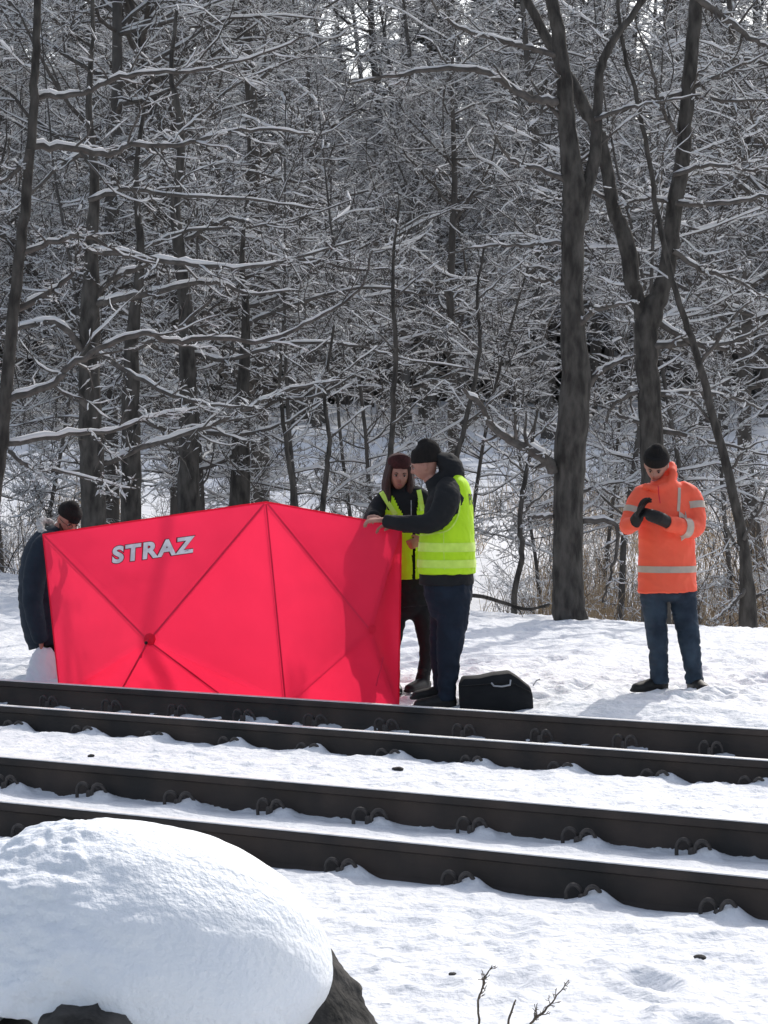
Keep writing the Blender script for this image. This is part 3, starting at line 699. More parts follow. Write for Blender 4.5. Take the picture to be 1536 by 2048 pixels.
# ------------------------------------------------------------------ red privacy screen
def screen_depth(px, extra=0): return (14.42+extra)/(NRM[1]+NRM[0]*(px-768)/F)
def screen():
    def S(px, py, e=0): return W(px, py, screen_depth(px, e))
    root = empty('privacy_screen', S(440, 1395), 'red cloth privacy screen of two crossed pole panels with white lettering', 'screen')
    TL, PK, TR = S(86, 1069, .10), S(532, 1004, .02), S(803, 1054, .06)
    BL = S(120, 1392, .02); BM = S(572, 1412, .06); BR = S(797, 1425, .10)
    H1 = S(297, 1282, -.30); H2 = S(742, 1262, -.20)
    LB = S(232, 1400, .03); RB = S(455, 1400, .04)
    def tri_grid(A, B, C, n=26, sag=0, seed=0):
        # C is the hub, AB the outer edge
        V = []; idx = {}
        nrm = (B-A).cross(C-A).normalized()
        if nrm.y > 0: nrm = -nrm
        for i in range(n+1):
            for j in range(n+1-i):
                u = i/n; v = j/n; w = 1-u-v
                p = A*w+B*u+C*v
                e = u*w*4*(1-v)      # towards the outer edge middle
                q = 27*u*v*w
                wr = float(fbm(np.array([p.x*3+p.z*2]), np.array([p.z*4-p.x]), 3, 50+seed)[0])*.014*min(1, q*2)
                p = p+nrm*(-(sag*q)+wr)
                idx[i, j] = len(V); V.append(p)
        Fc = []
        for i in range(n):
            for j in range(n-i):
                Fc.append((idx[i, j], idx[i+1, j], idx[i, j+1]))
                if i+j < n-1: Fc.append((idx[i+1, j], idx[i+1, j+1], idx[i, j+1]))
        return V, Fc
    def panel(name, edges, hub, seed):
        V = []; Fc = []
        for k, (A, B) in enumerate(edges):
            v, f = tri_grid(A, B, hub, sag=.028, seed=seed+k); o = len(V); V += v; Fc += [tuple(a+o for a in q) for q in f]
        me = mesh_from(V, Fc); bm = bmesh.new(); bm.from_mesh(me); bmesh.ops.remove_doubles(bm, verts=bm.verts, dist=.001)
        bmesh.ops.recalc_face_normals(bm, faces=bm.faces); bm.to_mesh(me); bm.free()
        return link(name, me, M['cloth_red'], root, smooth=True)
    p1 = panel('cloth_panel', [(BL, TL), (TL, PK), (PK, BM), (BM, RB), (RB, LB), (LB, BL)], H1, 0)
    p2 = panel('cloth_panel', [(BM, PK), (PK, TR), (TR, BR), (BR, BM)], H2, 9)
    def bvh(o): return BVHTree.FromPolygons([tuple(v.co) for v in o.data.vertices], [tuple(p.vertices) for p in o.data.polygons])
    B1, B2 = bvh(p1), bvh(p2)
    for o, b, segs in ((p1, B1, [(H1, TL), (H1, PK), (H1, LB), (H1, RB), (PK, BM)]), (p2, B2, [(H2, PK), (H2, TR), (H2, BM), (H2, BR)])):
        for A, C in segs:
            pl = NB(); P = np.array([[A.lerp(C, t)+Vector((0, .035, 0)) for t in (0, .25, .5, .75, .985)]])
            tubes(pl, P, np.full((1, 5), .0042), 6); link('pole', pl.mesh(), M['pole'], root)
            # sewn sleeve strip on the front of the cloth
            if o is p2 and C is not PK: continue
            V = []; n = 60; d = (C-A).normalized(); sd = d.cross(Vector((0, 1, 0))).normalized()
            for k in range(n+1):
                for s in (-1, 1):
                    q = A.lerp(C, .01+.975*k/n)+sd*s*.0065; hit = b.ray_cast(q+Vector((0, -1, 0)), Vector((0, 1, 0)))
                    V.append((hit[0] if hit[0] is not None and abs(hit[0].y-q.y) < .15 else q)+Vector((0, -.003, 0)))
            link('seam', mesh_from(V, [(2*k, 2*k+1, 2*k+3, 2*k+2) for k in range(n)]), M['seam_red'], root)
    # hem binding round the top edge
    for A, C in ((TL, PK), (PK, TR), (TL, BL), (TR, BR)):
        pl = NB(); P = np.array([[A.lerp(C, t) for t in np.linspace(0, 1, 12)]]); P[0, 1:-1, 2] += .002
        tubes(pl, P, np.full((1, 12), .006), 6); link('hem', pl.mesh(), M['cloth_red'], root)
    # hubs: red disc, dark hole, loose strap
    for H, r in ((H1, .045), (H2, .03)):
        bm = bmesh.new(); bmesh.ops.create_uvsphere(bm, u_segments=20, v_segments=10, radius=r)
        for v in bm.verts: v.co.y *= .45; v.co += H+Vector((.008, -.012, .012))
        me = bpy.data.meshes.new('m'); bm.to_mesh(me); bm.free(); hb = link('hub', me, M['cloth_red'], root)
    pl = NB(); a = H1+Vector((-.012, -.05, -.01))
    tubes(pl, np.array([[a+Vector((.02, 0, .035)), a, a+Vector((-.012, -.012, -.03)), a+Vector((-.03, -.01, -.075)), a+Vector((-.038, .0, -.11))]]), np.array([[.006, .012, .010, .008, .004]]), 6, sx=1.4, sz=.5)
    link('pull_strap', pl.mesh(), M['seam_red'], root)
    bm = bmesh.new(); bmesh.ops.create_uvsphere(bm, u_segments=12, v_segments=8, radius=.013)
    for v in bm.verts: v.co += a+Vector((0, -.012, .0))
    me = bpy.data.meshes.new('m'); bm.to_mesh(me); bm.free(); link('toggle', me, M['ink'], root)
    pl = NB(); a = S(766, 1315, -.1); b = S(752, 1372, -.08)
    tubes(pl, np.array([[a, a.lerp(b, .35)+Vector((.004, -.01, 0)), a.lerp(b, .7), b]]), np.full((1, 4), .0045), 6); link('cord', pl.mesh(), M['seam_red'], root)
    # lettering with a dark red outline
    for off, lift, nm, mt in ((.042, .006, 'lettering', M['letter']), (.075, .003, 'lettering_outline', M['outline'])):
        cu = bpy.data.curves.new('t', 'FONT'); cu.body = 'STRAZ'; cu.size = 1; cu.offset = off; cu.space_character = 1.16
        to = bpy.data.objects.new('t', cu); COL.objects.link(to); bpy.context.view_layer.update()
        me = bpy.data.meshes.new_from_object(to.evaluated_get(bpy.context.evaluated_depsgraph_get())); bpy.data.objects.remove(to)
        bm = bmesh.new(); bm.from_mesh(me); bmesh.ops.triangulate(bm, faces=bm.faces)
        bmesh.ops.subdivide_edges(bm, edges=[e for e in bm.edges if e.calc_length() > .12], cuts=2)
        xs = [v.co.x for v in bm.verts]; ys = [v.co.y for v in bm.verts]; x0, x1, y0, y1 = min(xs), max(xs), min(ys), max(ys)
        if nm != 'lettering': x0 += .033; x1 -= .033; y0 += .033; y1 -= .033
        for v in bm.verts:
            u = (v.co.x-x0)/(x1-x0); w = (v.co.y-y0)/(y1-y0)
            px = 224+164*u+2*w; py = 1128-23*u-(35-1*u)*w
            q = S(px, py); hit = B1.ray_cast(Vector((0, 0, CAMZ)), (q-Vector((0, 0, CAMZ))).normalized())
            v.co = (hit[0] if hit[0] else q)+Vector((0, -lift, 0))
        bm.to_mesh(me); bm.free(); link(nm, me, mt, root, smooth=False)
screen()

# ------------------------------------------------------------------ bag
def bag():
    d = 17.0; bx0, bx1 = W(921, 1400, d).x, W(1068, 1400, d).x; zb = gz(.75, d)-.01
    prof = [(921, None), (919, 1375), (926, 1358), (960, 1356), (985, 1350), (1020, 1346), (1036, 1356), (1062, 1377), (1066, 1392), (1068, None)]
    pts = [(W(a, b or 1400, d).x, zb if b is None else W(a, b, d).z) for a, b in prof]
    root = empty('carry_case', (.78, d+.1, zb), 'black case with a grey handle standing in the snow beside the policeman', 'case')
    bm = bmesh.new(); n = len(pts); cx = sum(p[0] for p in pts)/n
    rings = []
    for y, s in ((0, .97), (.02, 1), (.14, 1.005), (.26, 1), (.28, .97)):
        rings.append([bm.verts.new((cx+(x-cx)*s, d+y, zb+(z-zb)*s)) for x, z in pts])
    for a, b in zip(rings, rings[1:]):
        for k in range(n): bm.faces.new((a[k], a[(k+1) % n], b[(k+1) % n], b[k]))
    bm.faces.new(rings[0]); bm.faces.new(rings[-1][::-1])
    bmesh.ops.recalc_face_normals(bm, faces=bm.faces)
    bmesh.ops.bevel(bm, geom=[e for e in bm.edges], offset=.006, segments=2, affect='EDGES')
    me = bpy.data.meshes.new('m'); bm.to_mesh(me); bm.free(); link('case_body', me, M['black'], root)
    for py0, py1 in ((1366, 1368),):
        nb = NB(); a = [W(x, y, d-.004) for x, y in ((922, 1372), (960, 1369), (1000, 1366), (1030, 1368), (1062, 1385))]
        tubes(nb, np.array([a]), np.full((1, 5), .005), 6); link('zip', nb.mesh(), M['metal'] if 0 else M['ink'], root)
    nb = NB(); a = [W(x, y, d+dy) for x, y, dy in ((983, 1366, -.01), (988, 1372, -.03), (1004, 1373, -.035), (1020, 1370, -.03), (1021, 1360, -.01))]
    tubes(nb, np.array([a]), np.full((1, 5), .0065), 6); link('handle', nb.mesh(), M['metal'], root)
    nb = NB(); a = [W(x, y, d-.006) for x, y in ((1066, 1372), (1072, 1362), (1080, 1358))]
    tubes(nb, np.array([a]), np.full((1, 3), .005), 5); link('strap_end', nb.mesh(), M['fur'], root)
bag()

# ------------------------------------------------------------------ people
def loft(pts, rad, side=(1, 0, 0), caps=(1, 1), n=20, sub=4):
    """closed tapered tube. rad: (a,b) a along side, b across. returns V,F"""
    P = cat_rom([tuple(p) for p in pts], sub); R = cat_rom([r if isinstance(r, tuple) else (r, r) for r in rad], sub)
    K = len(P); T = np.gradient(P, axis=0); T /= np.linalg.norm(T, axis=1, keepdims=True)+1e-9
    s0 = np.array(side, float); V = []
    C = []; RR = []; TT = []
    def addring(c, r, t): C.append(c); RR.append(r); TT.append(t)
    if caps[0]:
        for g in (.02, .5, .87): addring(P[0]-T[0]*min(R[0])*math.cos(math.asin(g))*caps[0], R[0]*g, T[0])
    for k in range(K): addring(P[k], R[k], T[k])
    if caps[1]:
        for g in (.87, .5, .02): addring(P[-1]+T[-1]*min(R[-1])*math.cos(math.asin(g))*caps[1], R[-1]*g, T[-1])
    a = np.arange(n)/n*2*np.pi
    for c, r, t in zip(C, RR, TT):
        S = s0-t*np.dot(s0, t)
        if np.linalg.norm(S) < .1: S = np.array((0, 1., 0))-t*t[1]
        S /= np.linalg.norm(S); B = np.cross(t, S)
        V.append(c+r[0]*np.cos(a)[:, None]*S+r[1]*np.sin(a)[:, None]*B)
    V = np.concatenate(V); K = len(C); Fc = []
    for k in range(K-1):
        for j in range(n): Fc.append((k*n+j, k*n+(j+1) % n, (k+1)*n+(j+1) % n, (k+1)*n+j))
    Fc.append(tuple(range(n))[::-1]); Fc.append(tuple((K-1)*n+j for j in range(n)))
    return [tuple(v) for v in V], Fc
def fuse(parts, voxel=.010, smooth=4, wr=0, wscale=(9, 9, 16), seed=0, fac=.5, clean=True):
    V = []; Fc = []
    for v, f in parts: o = len(V); V += v; Fc += [tuple(a+o for a in q) for q in f]
    me = mesh_from(V, Fc); bm = bmesh.new(); bm.from_mesh(me); bmesh.ops.recalc_face_normals(bm, faces=bm.faces); bm.to_mesh(me); bm.free()
    o = bpy.data.objects.new('tmp', me); COL.objects.link(o)
    r = o.modifiers.new('r', 'REMESH'); r.mode = 'VOXEL'; r.voxel_size = voxel
    if smooth: s = o.modifiers.new('s', 'SMOOTH'); s.iterations = smooth; s.factor = fac
    bpy.context.view_layer.update()
    m2 = bpy.data.meshes.new_from_object(o.evaluated_get(bpy.context.evaluated_depsgraph_get())); bpy.data.objects.remove(o)
    if wr:
        n = len(m2.vertices); co = np.empty(n*3, np.float32); m2.vertices.foreach_get('co', co); co = co.reshape(-1, 3)
        no = np.empty(n*3, np.float32); m2.vertices.foreach_get('normal', no); no = no.reshape(-1, 3)
        a = co[:, 0]*wscale[0]+co[:, 1]*wscale[1]*.7; b = co[:, 2]*wscale[2]+co[:, 0]*3
        h = fbm(a+seed*3.1, b, 3, 60+seed); h = (.5-np.abs(h))*1.2-.25
        co = co+no*(h*wr)[:, None]; m2.vertices.foreach_set('co', co.astype(np.float32).ravel()); m2.update()
    return m2
def xf(part, Mx): return [tuple(Mx @ Vector(v)) for v in part[0]], part[1]
def basis(c, fwd, up):
    f = Vector(fwd).normalized(); u = Vector(up); u = (u-f*u.dot(f)).normalized(); r = f.cross(u)
    return Matrix(((r.x, f.x, u.x, c[0]), (r.y, f.y, u.y, c[1]), (r.z, f.z, u.z, c[2]), (0, 0, 0, 1)))
def head_part(c, fwd, up, s=1.0):
    """local: x right, y forward, z up; chin at -.12, crown +.12"""
    nt, npz = 56, 40; V = []
    for i in range(npz+1):
        ph = math.pi*i/npz
        for j in range(nt):
            th = 2*math.pi*j/nt; x = math.sin(ph)*math.cos(th); y = math.sin(ph)*math.sin(th); z = math.cos(ph)
            X = x*.077; Y = y*.097; Z = z*.118
            if Z < 0:
                t = -Z/.118; X *= 1-.30*t**1.3
                if Y < 0: Y *= 1-.45*t
                else: Y *= 1-.05*t
            if Y > 0:
                fr = Y/.097
                g = lambda a, b, w1, w2: math.exp(-((X-a)/w1)**2-((Z-b)/w2)**2)
                Y += fr*(.024*g(0, -.022, .012, .017)+.011*g(0, -.004, .010, .02)+.006*g(0, .026, .05, .010)
                         - .011*(g(.031, .006, .016, .011)+g(-.031, .006, .016, .011))+.007*g(0, -.058, .022, .007)+.007*g(0, -.070, .018, .006)
                         - .004*g(0, -.064, .024, .003)+.009*g(0, -.098, .022, .014)+.004*(g(.042, -.030, .016, .016)+g(-.042, -.030, .016, .016)))
            V.append(Vector((X, Y, Z))*s)
    Fc = []
    for i in range(npz):
        for j in range(nt): Fc.append((i*nt+j, i*nt+(j+1) % nt, (i+1)*nt+(j+1) % nt, (i+1)*nt+j))
    Mx = basis(c, fwd, up)
    out = [([tuple(Mx @ v) for v in V], Fc)]
    for sx in (-1, 1):   # ears
        out.append(xf(loft([(sx*.074*s, -.004*s, -.030*s), (sx*.080*s, -.010*s, -.005*s), (sx*.080*s, -.012*s, .018*s)], [(.009*s, .012*s), (.010*s, .018*s), (.007*s, .014*s)], n=10), Mx))
    return out, Mx
def face_bits(root, Mx, s=1.0, brow=None, lipm=None):
    for sx in (-1, 1):
        bm = bmesh.new(); bmesh.ops.create_uvsphere(bm, u_segments=16, v_segments=10, radius=.0125*s)
        me = bpy.data.meshes.new('m')
        for v in bm.verts: v.co = Mx @ (Vector((v.co.x, v.co.y, v.co.z*.62))+Vector((sx*.031, .079, .005))*s)
        bm.to_mesh(me); bm.free(); e = link('eye', me, M['eye_white'], root)
        bm = bmesh.new(); bmesh.ops.create_uvsphere(bm, u_segments=14, v_segments=8, radius=.0062*s); me = bpy.data.meshes.new('m')
        for v in bm.verts: v.co = Mx @ (v.co+Vector((sx*.031, .0885, .004))*s)
        bm.to_mesh(me); bm.free(); link('iris', me, M['eye_dark'], e)
        v, f = xf(loft([(sx*.016*s, .094*s, .021*s), (sx*.030*s, .092*s, .027*s), (sx*.046*s, .080*s, .022*s)], [.0026*s, .0032*s, .0015*s], n=8), Mx)
        link('eyebrow', mesh_from(v, f), brow or M['hair'], root)
        v, f = xf(loft([(sx*.018*s, .090*s, .010*s), (sx*.030*s, .0925*s, .0145*s), (sx*.044*s, .083*s, .009*s)], [.0016*s, .0020*s, .0012*s], n=8), Mx)
        link('eyelid', mesh_from(v, f), M['hair'], root)
    v, f = xf(loft([(-.023*s, .090*s, -.064*s), (-.008*s, .1005*s, -.061*s), (0, .101*s, -.063*s), (.008*s, .1005*s, -.061*s), (.023*s, .090*s, -.064*s)], [.002*s, .0048*s, .005*s, .0048*s, .002*s], n=8), Mx)
    link('mouth', mesh_from(v, f), lipm or M['lip'], root)
def hand_parts(w, dr, palm_n, s=1.0, curl=.5, thumb=1, spread=.10):
    """w wrist, dr pointing to knuckles, palm_n facing out of the palm; thumb=+1/-1 side"""
    dr = Vector(dr).normalized(); pn = Vector(palm_n); pn = (pn-dr*pn.dot(dr)).normalized(); sd = dr.cross(pn)*thumb
    w = Vector(w); out = []
    L = .095*s
    out.append(loft([w-dr*.02, w+dr*L*.35, w+dr*L*.75, w+dr*L], [(.026*s, .018*s), (.036*s, .016*s), (.042*s, .015*s), (.040*s, .011*s)], side=sd, n=14))
    for k, (o, ln, rad, cv) in enumerate(((.032, .072, .0095, .85), (.011, .080, .0098, 1.0), (-.011, .074, .0095, 1.1), (-.031, .058, .0085, 1.25))):
        p = w+dr*L*.86+sd*o*s; d = (dr+sd*o*spread*30*.3).normalized(); pts = [p]; ax = d; a = 0
        for q, fr in ((0, .42), (1, .32), (2, .26)):
            a += curl*cv*(.55 if q == 0 else .8)
            ax = (d*math.cos(a)+pn*math.sin(a)).normalized(); pts.append(pts[-1]+ax*ln*fr*s)
        out.append(loft(pts, [rad*s, rad*.98*s, rad*.92*s, rad*.78*s], side=sd, n=10, sub=3))
    p = w+dr*L*.22+sd*.026*s
    d1 = (sd*.75+dr*.7+pn*.25).normalized(); d2 = (sd*.35+dr*.85+pn*.45).normalized()
    out.append(loft([p, p+d1*.034*s, p+d1*.034*s+d2*.030*s, p+d1*.034*s+d2*.055*s], [.014*s, .0125*s, .0115*s, .009*s], side=pn, n=10, sub=3))
    return out
def boot_part(heel, toe_dir, s=1.0, h=.14):
    t = Vector((toe_dir[0], toe_dir[1], 0)).normalized(); h0 = Vector(heel); sd = Vector((0, 0, 1)).cross(t)
    foot = loft([h0+t*-.035+Vector((0, 0, .045)), h0+t*.03+Vector((0, 0, .050)), h0+t*.12+Vector((0, 0, .042)), h0+t*.20+Vector((0, 0, .034))],
                [(.040*s, .045*s), (.044*s, .050*s), (.050*s, .042*s), (.046*s, .032*s)], side=sd)
    shaft = loft([h0+Vector((0, 0, .05)), h0+Vector((0, 0, h))], [(.046*s, .052*s), (.052*s, .056*s)], side=sd, caps=(1, 0))
    sole = loft([h0+t*-.06+Vector((0, 0, .014)), h0+t*.05+Vector((0, 0, .014)), h0+t*.15+Vector((0, 0, .014)), h0+t*.235+Vector((0, 0, .016))], [(.034*s, .014), (.042*s, .014), (.05*s, .014), (.036*s, .013)], side=sd)
    return [foot, shaft, sole]
def hat_part(Mx, s=1.0, brim=.022, top=.152, w=1.0, back=-.02):
    ax = [(0, back*.4*s, (brim)*s), (0, back*.6*s, (brim+.035)*s), (0, back*s, (top-.055)*s), (0, back*s, (top-.012)*s)]
    a = loft(ax, [(.088*s*w, .108*s*w), (.092*s*w, .112*s*w), (.080*s*w, .096*s*w), (.040*s*w, .046*s*w)], side=(1, 0, 0), caps=(0, .6), n=28)
    return xf(a, Mx)
def ray_ribbon(bvh, pts, width, dr=Vector((0, 1, 0)), n=60, off=.004, lim=None, wv=None):
    """a strip laid on a surface, following pixel positions (px,py,depth) seen along dr"""
    C = cat_rom([tuple(W(*p)) for p in pts], 12); V = []
    T = np.gradient(C, axis=0)
    for c, t in zip(C, T):
        t = Vector(t).normalized(); s = t.cross(dr).normalized()
        for k in range(5):
            q = Vector(c)+s*width*(k/4-.5)
            h = bvh.ray_cast(q-dr*1.0, dr); V.append((h[0] if h[0] is not None else q)-dr*off)
    Fc = []
    for i in range(len(C)-1):
        for k in range(4):
            f = (i*5+k, i*5+k+1, i*5+k+6, i*5+k+5)
            ys = [V[q].y for q in f]
            if max(ys)-min(ys) < .05: Fc.append(f)
    return mesh_from(V, Fc)
def ring_band(bvh, c0, c1, rad, n=64, off=.004, arc=None):
    """a band round a limb or trunk between axis points c0 and c1, snapped onto the garment"""
    c0, c1 = Vector(c0), Vector(c1); t = (c1-c0).normalized(); a = t.orthogonal().normalized(); b = t.cross(a); V = []
    m = 5; keep = []
    for j in range(n):
        th = 2*math.pi*j/n; d = a*math.cos(th)+b*math.sin(th); ok = True
        for k in range(m):
            c = c0.lerp(c1, k/(m-1)); h = bvh.ray_cast(c+d*rad, -d, rad)
            if h[0] is None: V.append(c+d*rad*.6); ok = False
            else: V.append(h[0]+d*off)
        keep.append(ok)
    Fc = []
    for j in range(n):
        j2 = (j+1) % n
        if keep[j] and keep[j2]:
            for k in range(m-1): Fc.append((j*m+k, j2*m+k, j2*m+k+1, j*m+k+1))
    return mesh_from(V, Fc)
def bvh_of(me): return BVHTree.FromPolygons([tuple(v.co) for v in me.vertices], [tuple(p.vertices) for p in me.polygons])
UPV = (0, 0, 1)

def thin(L, f=.72):
    out = []
    for V, Fc in L:
        out.append((V, Fc))
    return out
def blo(pts, rad, **k): return loft(pts, [tuple(.70*q for q in r) if isinstance(r, tuple) else .74*r for r in rad], **k)
def policeman():
    D = 17.2; w = lambda px, py, dy=0: W(px, py, D+dy)
    root = empty('person', (w(893, 1400).x, D, gz(.44, D)), 'man in yellow police vest and black beanie gripping the right end of the screen', 'person')
    hc = w(850, 930, .0); fwd = Vector((-.93, .10, -.33)); hp, Mx = head_part(hc, fwd, (-.30, 0, .95), .95)
    zl = gz(.5, D)
    # continuous body
    sh_n, el_n, wr_n = w(893, 985, -.19), w(856, 1046, -.25), w(772, 1042, -.10)
    sh_f, el_f, wr_f = w(888, 988, .19), w(850, 1050, .24), w(790, 1052, .10)
    hipn, kn, an = w(908, 1185, -.08), w(902, 1300, -.09), w(897, 1392, -.07)
    hipf, kf, af = w(890, 1185, .10), w(880, 1300, .10), w(880, 1388, .13)
    body = hp+[loft([w(862, 958), w(880, 975), w(893, 1000)], [.052, .058, .07]),
               blo([w(893, 985), w(893, 1040), w(895, 1100), w(897, 1160), w(900, 1200)], [(.10, .17), (.13, .18), (.13, .17), (.13, .16), (.12, .15)], side=(1, 0, 0)),
               blo([sh_n, el_n, wr_n], [.052, .042, .030]), blo([sh_f, el_f, wr_f], [.052, .042, .030]),
               blo([hipn, kn, an], [.085, .058, .045]), blo([hipf, kf, af], [.085, .058, .045])]
    body += hand_parts(w(766, 1040, -.08), (-.95, .18, -.02), (0, .25, -1), 1.0, curl=.55, thumb=-1)
    body += hand_parts(w(790, 1052, .10), (-.9, -.2, 0), (0, -.1, -1), 1.0, curl=.6, thumb=1)
    body.append(blo([an, an+Vector((-.1, 0, -.04))], [.04, .035])); body.append(blo([af, af+Vector((-.1, 0, -.04))], [.04, .035]))
    link('body', fuse(body, .0065, 2, fac=.4), M['skin'], root); face_bits(root, Mx, .95)
    link('beanie', fuse([hat_part(Mx, .99, brim=.012, top=.170, back=-.045)], .008, 2, wr=.003, seed=2), M['hat'], root)
    # jacket
    sl = [loft([w(896, 978, -.14), w(893, 1000, -.22), w(880, 1030, -.245), w(856, 1047, -.24), w(815, 1047, -.185), w(770, 1042, -.105)],
               [(.085, .085), (.096, .09), (.090, .082), (.076, .070), (.062, .058), (.050, .047)], side=(0, 1, 0), caps=(1, 0)),
          loft([w(895, 980, .14), w(888, 1000, .21), w(870, 1035, .24), w(850, 1050, .23), w(825, 1050, .17), w(792, 1052, .10)],
               [(.085, .085), (.09, .09), (.085, .08), (.07, .07), (.06, .056), (.05, .047)], side=(0, 1, 0), caps=(1, 0))]
    tor = [(905, 962, .09, .13), (900, 985, .135, .20), (894, 1030, .165, .22), (892, 1090, .18, .215), (893, 1140, .188, .21), (893, 1170, .192, .20)]
    T = loft([w(a, b) for a, b, _, _ in tor], [(c, d) for _, _, c, d in tor], side=(1, 0, 0), caps=(1, 0), n=28)
    collar = [loft([w(880, 985), w(874, 965), w(866, 952)], [(.085, .09), (.080, .082), (.07, .074)], caps=(0, 0)),
              loft([w(896, 975, 0), w(902, 950, 0), w(898, 930, 0), w(878, 915, 0)], [(.082, .12), (.095, .12), (.084, .108), (.045, .08)], side=(1, 0, 0))]
    jk = fuse([T]+sl+collar, .010, 5, wr=.010, seed=3); link('jacket', jk, M['black'], root)
    # vest
    vt = [(912, 952, .05, .12), (910, 968, .105, .175), (903, 1000, .150, .19), (896, 1050, .182, .232), (893, 1100, .198, .232), (893, 1147, .205, .23)]
    vm = fuse([loft([w(a, b) for a, b, _, _ in vt], [(c, d) for _, _, c, d in vt], side=(1, 0, 0), caps=(.4, 0), n=32)], .010, 3, wr=.009, wscale=(7, 7, 7), seed=4)
    vo = link('vest', vm, M['hivis'], root); B = bvh_of(vm)
    for za, zb in ((1084, 1102), (1118, 1134)):
        me = ring_band(B, w(893, zb), w(893, za), .5, off=.004); link('reflective_band', me, M['stripe_y'], vo)
    # armhole edge binding
    me = ray_ribbon(B, [(905, 957, D-.3), (914, 975, D-.3), (921, 1002, D-.3), (916, 1035, D-.3), (898, 1060, D-.3), (868, 1068, D-.3), (842, 1072, D-.3)], .010, off=.012)
    link('edge_binding', me, M['stripe_y'], vo)
    me = ray_ribbon(B, [(888, 1064, D-.3), (888, 1100, D-.3), (890, 1140, D-.3)], .006, off=.006); link('side_seam', me, M['stripe_y'], vo)
    # police lettering wrapped on the back
    cu = bpy.data.curves.new('t', 'FONT'); cu.body = 'POLICJA'; cu.size = 1; cu.offset = .02
    to = bpy.data.objects.new('t', cu); COL.objects.link(to); bpy.context.view_layer.update()
    me = bpy.data.meshes.new_from_object(to.evaluated_get(bpy.context.evaluated_depsgraph_get())); bpy.data.objects.remove(to)
    bm = bmesh.new(); bm.from_mesh(me); bmesh.ops.triangulate(bm, faces=bm.faces); bmesh.ops.subdivide_edges(bm, edges=[e for e in bm.edges if e.calc_length() > .15], cuts=2)
    xs = [v.co.x for v in bm.verts]; ys = [v.co.y for v in bm.verts]; x0, x1, y0, y1 = min(xs), max(xs), min(ys), max(ys)
    cz = w(900, 1004); ax = Vector((cz.x, D, 0))
    for v in bm.verts:
        u = (v.co.x-x0)/(x1-x0); q = (v.co.y-y0)/(y1-y0); th = math.radians(-40+100*u)    # angle round the back from +X
        d = Vector((math.cos(th), math.sin(th), 0)); z = W(0, 1016-29*q, D).z
        h = B.ray_cast(Vector((ax.x, ax.y, z))+d*.6, -d); v.co = (h[0] if h[0] else Vector((ax.x, ax.y, z))+d*.2)+d*.005
    bm.to_mesh(me); bm.free(); link('lettering', me, M['ink'], vo, smooth=False)
    # trousers
    tr = [loft([w(897, 1150), w(897, 1185), w(898, 1208)], [(.165, .18), (.172, .185), (.150, .165)], side=(1, 0, 0), caps=(0, 1)),
          loft([w(908, 1185, -.09), w(905, 1240, -.09), w(899, 1300, -.09), w(896, 1350, -.08), w(893, 1400, -.07)], [(.118, .105), (.108, .098), (.086, .082), (.072, .072), (.062, .066)], side=(1, 0, 0), caps=(1, 0)),
          loft([w(893, 1185, .09), w(890, 1240, .1), w(882, 1300, .11), w(884, 1350, .12), w(886, 1398, .12)], [(.118, .105), (.105, .095), (.08, .08), (.068, .07), (.06, .064)], side=(1, 0, 0), caps=(1, 0))]
    link('trousers', fuse(tr, .010, 5, wr=.018, wscale=(8, 8, 10), seed=5), M['navy_trousers'], root)
    for c, dy in ((893, -.07), (888, .12)):
        h = w(c, 1410, dy); h.z = gz(h.x, h.y)-.012; link('boot', fuse(boot_part(h, (-1, -.2)), .007, 2), M['boot'], root)
policeman()

